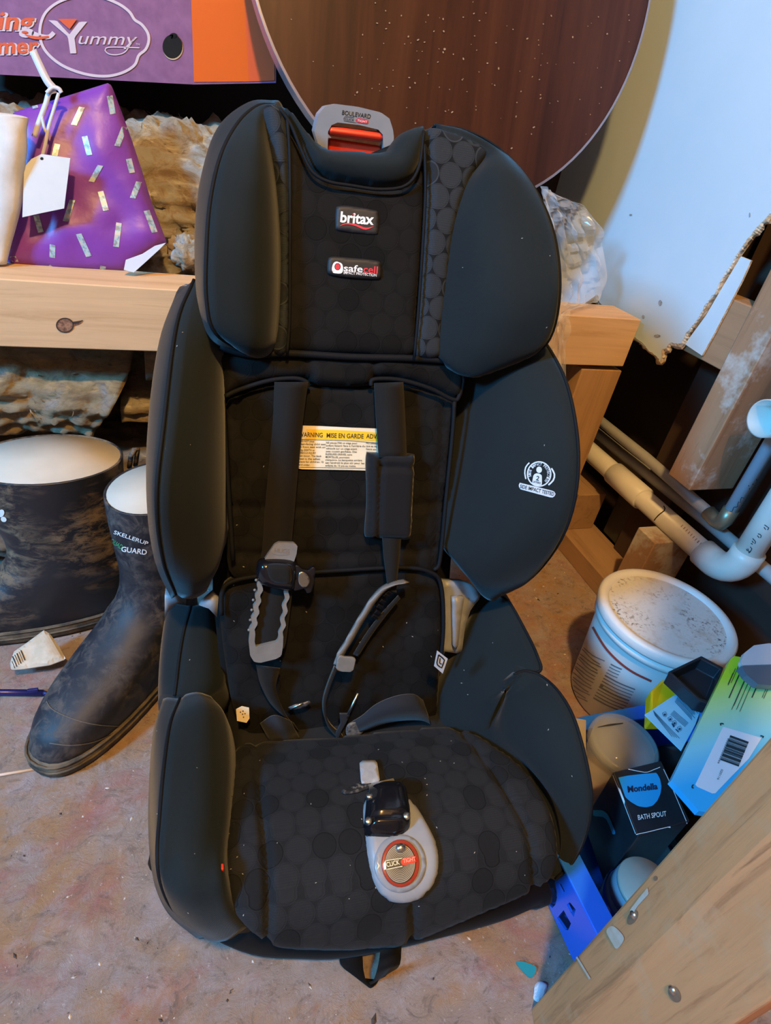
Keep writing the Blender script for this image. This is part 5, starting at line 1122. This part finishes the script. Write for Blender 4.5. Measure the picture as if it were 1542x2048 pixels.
p.poly([g5(215, 1060), g5(240, 1065), g5(255, 1095), g5(238, 1105)], 3); p.line([g5(260, 1120), g5(292, 1152)], 2); p.done('card_print', plain('dark_teal_ink', (0.01, 0.06, 0.12), 0.5), cd_)
gn = plane_w(tuple(W(1440, 1470, z=.238)), (-.08, -.10, 1))
m_grn, nt, b = base_mat('blue_to_green_carton', (0.1, 0.5, 0.8), 0.35)
tcn = nn(nt, 'ShaderNodeTexCoord'); sx = nn(nt, 'ShaderNodeSeparateXYZ'); nt.links.new(tcn.outputs['Object'], sx.inputs[0])
nt.links.new(ramp(nt, mth(nt, 'ADD', mth(nt, 'MULTIPLY', mth(nt, 'SUBTRACT', sx.outputs['Y'], .20), 5.2), 0.0), [(0.05, (0.03, 0.42, 0.80)), (0.22, (0.24, 0.62, 0.72)), (0.40, (0.40, 0.68, 0.35)), (0.58, (0.45, 0.66, 0.03))]), b.inputs['Base Color'])
gc = thing('appliance_carton', 'tilted blue to green printed carton with a barcode label', 'box', tuple(W(1440, 1470, z=.18)))
mb = slab([(1461, 1318), (1468, 1312), (1500, 1317), (1640, 1350), (1640, 1500), (1420, 1626), (1398, 1622), (1343, 1560)], gn, 0, None, back=.010); go = mk('carton', mb, m_grn, gc, smooth=False)
p = Print([go], .0007); p.poly([g5(745, 1095), g5(1140, 1210), g5(1010, 1420), g5(655, 1788), g5(455, 1700)], 8); p.done('barcode_label', plain('label_pale', (0.62, 0.70, 0.78), 0.5), gc)
p = Print([go], .0011)
u = np.array(g5(940, 1470)) - np.array(g5(720, 1400)); A0, A1 = np.array(g5(815, 1190)), np.array(g5(712, 1440))
for i in range(26):
    t = i / 26; w = (1.2, 2.2, .8, 1.6)[i % 4] if i % 5 else 2.8; a_ = A0 * (1 - t) + A1 * t; p.line([a_, a_ + np.array([37, 13.5])], w)
for i, t in enumerate(np.linspace(0, 1, 13)):
    a_ = np.array(g5(790, 1215)) * (1 - t) + np.array(g5(690, 1455)) * t; p.text('8'[0], a_, a_ + np.array([-.9, 3]), 3.6)
a_ = g5(725, 1530), g5(680, 1635); p.text('020116', *a_, 4.5)
for L_ in ([(750, 1070), (715, 1058), (720, 1085)], [(1125, 1190), (1158, 1195), (1148, 1212)], [(440, 1690), (418, 1712), (440, 1728)]): p.line([g5(*q) for q in L_], 2.6)
for i, (x, y, l, w) in enumerate(((905, 465, 200, .9), (935, 500, 330, 2.0), (870, 500, 190, .9), (845, 545, 130, .9), (985, 580, 330, .9), (1015, 610, 340, .9), (1045, 640, 330, .9), (970, 600, 350, .9), (1090, 680, 130, 2.0), (1210, 690, 130, .9), (1190, 690, 120, .9))):
    p.line([g5(x, y), g5(x - l * .40, y + l * .92)], w)
p.done('carton_print', plain('carton_ink', (0.01, 0.03, 0.04), 0.5), gc)
dsx = plane_w(tuple(W(1520, 1330, z=.272)), (0, -.2, 1))
sc_ = thing('clear_scoop', 'clear half-round plastic scoop lying on the green carton', 'scoop', tuple(W(1520, 1330, z=.24)))
mb = slab([(1479, 1325), (1486, 1308), (1505, 1293), (1535, 1289), (1570, 1292), (1600, 1330), (1540, 1331), (1480, 1333)], dsx, .003, 6, back=.003); mk('pale_half', mb, clear('scoop_pale', (0.55, 0.62, 0.70), .85, .3), sc_, smooth=False)
mb = slab([(1480, 1334), (1540, 1332), (1600, 1331), (1600, 1372), (1540, 1372), (1514, 1370), (1492, 1352)], dsx, .002, None, back=.008); mk('reflection_half', mb, plain('scoop_reflection', (0.10, 0.13, 0.17), .3), sc_, smooth=False)  # dark reflection in the clear plastic, put in as an opaque dark colour
mb = prism([W(1403, 1396, z=.204), W(1420, 1396, z=.204), W(1412, 1440, z=.198), W(1398, 1440, z=.198)], .01); single('blue_wrapper', mb, plain('wrapper_blue', (0.03, 0.25, 0.75), 0.4), 'small blue wrapper between the instruction card and the green carton', 'wrapper', smooth=False)

# ================================================================== near stud and floor litter
sp2 = [(.323, .1208), (.3165, .098), (.314, .0859), (.3155, .070), (.316, .0288), (.352, .0288), (.352, .1208)]
ns = thing('timber_stud', 'pale timber stud with two bolt heads beside the blue crate', 'stud', (.342, .075, 0))
mb = MB(); zs = np.linspace(0, 2.449, 60); mb.loft([[(x, y, z) for x, y in sp2] for z in zs]); no = mk('timber', mb, m_pine_n, ns, smooth=False, bevel=.002)
for x, y in ((1268, 1830), (1346, 1980)):
    pr_ = Print([no], 0); q = pr_.pt(x, y)
    mb = MB(); mb.lathe([(.0032, -.002), (.0032, .0012), (.0022, .0022), (.0001, .0022)], 14, q, Matrix([[0, 0, -1], [0, 1, 0], [1, 0, 0]])); mk('bolt_head', mb, m_steel, ns)
m_st = mottled('stain_brown', (0.15, 0.075, 0.04), (0.24, 0.13, 0.07), 80, 0.8); m_sm = mottled('smear_pale', (0.46, 0.34, 0.24), (0.50, 0.42, 0.34), 120, 0.8)
p = Print([no], .0006)
for a in (((1266, 1835), 9, 16, .5), ((1350, 1988), 11, 18, -.5), ((1312, 1757), 4, 5)): p.ell(*a); p.done('rust_stain', m_st, ns)
p = Print([no], .0010)
p.poly([(1262, 1820), (1285, 1790), (1298, 1775), (1300, 1788), (1278, 1812), (1268, 1828)], 5); p.done('paint_smear', m_sm, ns)
p.line([(1155, 1914), (1165, 1930), (1182, 1958)], 4); p.done('paint_smear', m_sm, ns)
p.poly([(1215, 1862), (1228, 1852), (1246, 1868), (1250, 1880), (1236, 1898), (1226, 1885)], 5, True); p.done('paint_smear', m_sm, ns)

pe = thing('pen', 'dark blue ballpoint pen lying on the floor by the boot', 'pen', (-.3, .63, 0))
a, b_ = W(-150, 1383, z=.006), W(86, 1386, z=.006); mb = MB(); mb.tube([a, a * .5 + b_ * .5, b_], .0048, 12); m_pen = plain('pen_blue', (0.012, 0.016, 0.12), 0.3); mk('barrel', mb, m_pen, pe)
c_ = W(102, 1386, z=.006); mb = MB(); mb.tube([b_, b_ * .4 + c_ * .6, c_], [.004, .002, .0016], 10); mk('tip', mb, m_pen, pe)
a, b_ = W(60, 1380, z=.014), W(72, 1384, z=.012); mb = MB(); mb.box(W(66, 1381, z=.012), (.014, .004, .007)); mk('clip', mb, m_pen, pe, bevel=.001)
a, b_ = W(-140, 1574, z=.002), W(70, 1538, z=.002); mb = MB(); mb.tube([a, b_], .002, 8); single('white_stick', mb, plain('stick_white', (0.72, 0.66, 0.62), 0.5), 'thin white plastic stick on the floor at the boot toe', 'stick')
fz = plane_w(tuple(W(95, 1310, z=.03)), (0, -.35, 1))
fp = thing('paper_scrap', 'crumpled printed paper scrap lying between the two boots', 'paper', tuple(W(95, 1310, z=0)))
mb = pillow([(28, 1303), (50, 1288), (88, 1260), (100, 1268), (118, 1292), (132, 1318), (100, 1330), (60, 1336), (48, 1338), (22, 1340), (20, 1325)], fz, .008, .03, .002, 6, smooth_outline=False, wob=.02); po = mk('sheet', mb, mottled('scrap_paper', (0.50, 0.42, 0.30), (0.62, 0.55, 0.44), 60, 0.7), fp, smooth=False)
p = Print([po], .0008)
for i in range(6): p.line([(22 + 4 * i, 1312 - 3 * i + 4), (30 + 4 * i, 1336 - 3 * i)], (1.2, 2.4)[i % 2])
p.done('print', m_ink, fp)
fl = plane_w((0, 0, .001), (0, 0, 1))
mb = slab([(1032, 1926), (1042, 1924), (1062, 1930), (1072, 1938), (1066, 1953), (1058, 1955), (1044, 1942)], fl, .002, None, smooth_outline=True); single('teal_offcut', mb, plain('teal_plastic', (0.01, 0.25, 0.30), 0.4), 'small teal plastic offcut on the floor in front of the crate', 'offcut', smooth=False)
mb = pillow([(1068, 1985), (1070, 1970), (1080, 1962), (1094, 1970), (1090, 1988), (1078, 2004), (1067, 1998)], fl, .005, .01, 0, 4, wob=.02); single('tissue_scrap', mb, plain('tissue_pale', (0.60, 0.66, 0.74), 0.9), 'pale blue tissue scrap on the floor beside the teal offcut', 'scrap', smooth=False)
mb = MB(); rl = random.Random(31)
for i in range(700):
    x, y = rl.uniform(-.5, .80), rl.uniform(-.05, .85)
    if abs(x - .165) < .22 and .24 < y < .7: continue
    s_ = rl.choice((.0008, .0012, .0016, .003 if rl.random() < .2 else .001)); a = rl.uniform(0, 3.14); c2, s2 = math.cos(a), math.sin(a); l = s_ * rl.uniform(1, 2.6)
    mb.add([(x - c2 * l, y - s2 * l, .0003), (x + s2 * s_, y - c2 * s_, .0003), (x + c2 * l, y + s2 * l, .0003), (x - s2 * s_, y + c2 * s_, .0003), (x, y, s_ * .7 + .0003)], [(0, 1, 4), (1, 2, 4), (2, 3, 4), (3, 0, 4)])
dm = mottled('grit_mixed', (0.07, 0.05, 0.04), (0.62, 0.56, 0.50), 30, 0.9, stops=(.46, .52))
o = single('floor_grit', mb, dm, 'scattered sawdust and grit on the floor', 'debris', smooth=False, recalc=False); o['kind'] = 'stuff'
# ceiling lamp that gives the warm light
cl_ = thing('ceiling_lamp', 'bare warm bulb in a white ceiling batten holder', 'lamp', (BULB[0], BULB[1], 2.449))
mb = MB(); mb.lathe([(.045, 2.449), (.045, 2.43), (.022, 2.415), (.020, 2.36)], 24, (BULB[0], BULB[1], 0)); mk('holder', mb, m_board, cl_)
mb = MB(); mb.ball((BULB[0], BULB[1], 2.235), (.028, .028, .034)); mb.tube([(BULB[0], BULB[1], 2.262), (BULB[0], BULB[1], 2.365)], .013, 12)
m_bl, nt, b = base_mat('bulb_glow', (0.9, 0.8, 0.6), 0.4); b.inputs['Emission Color'].default_value = (1, 0.65, 0.3, 1); b.inputs['Emission Strength'].default_value = 4.0; mk('bulb', mb, m_bl, cl_)
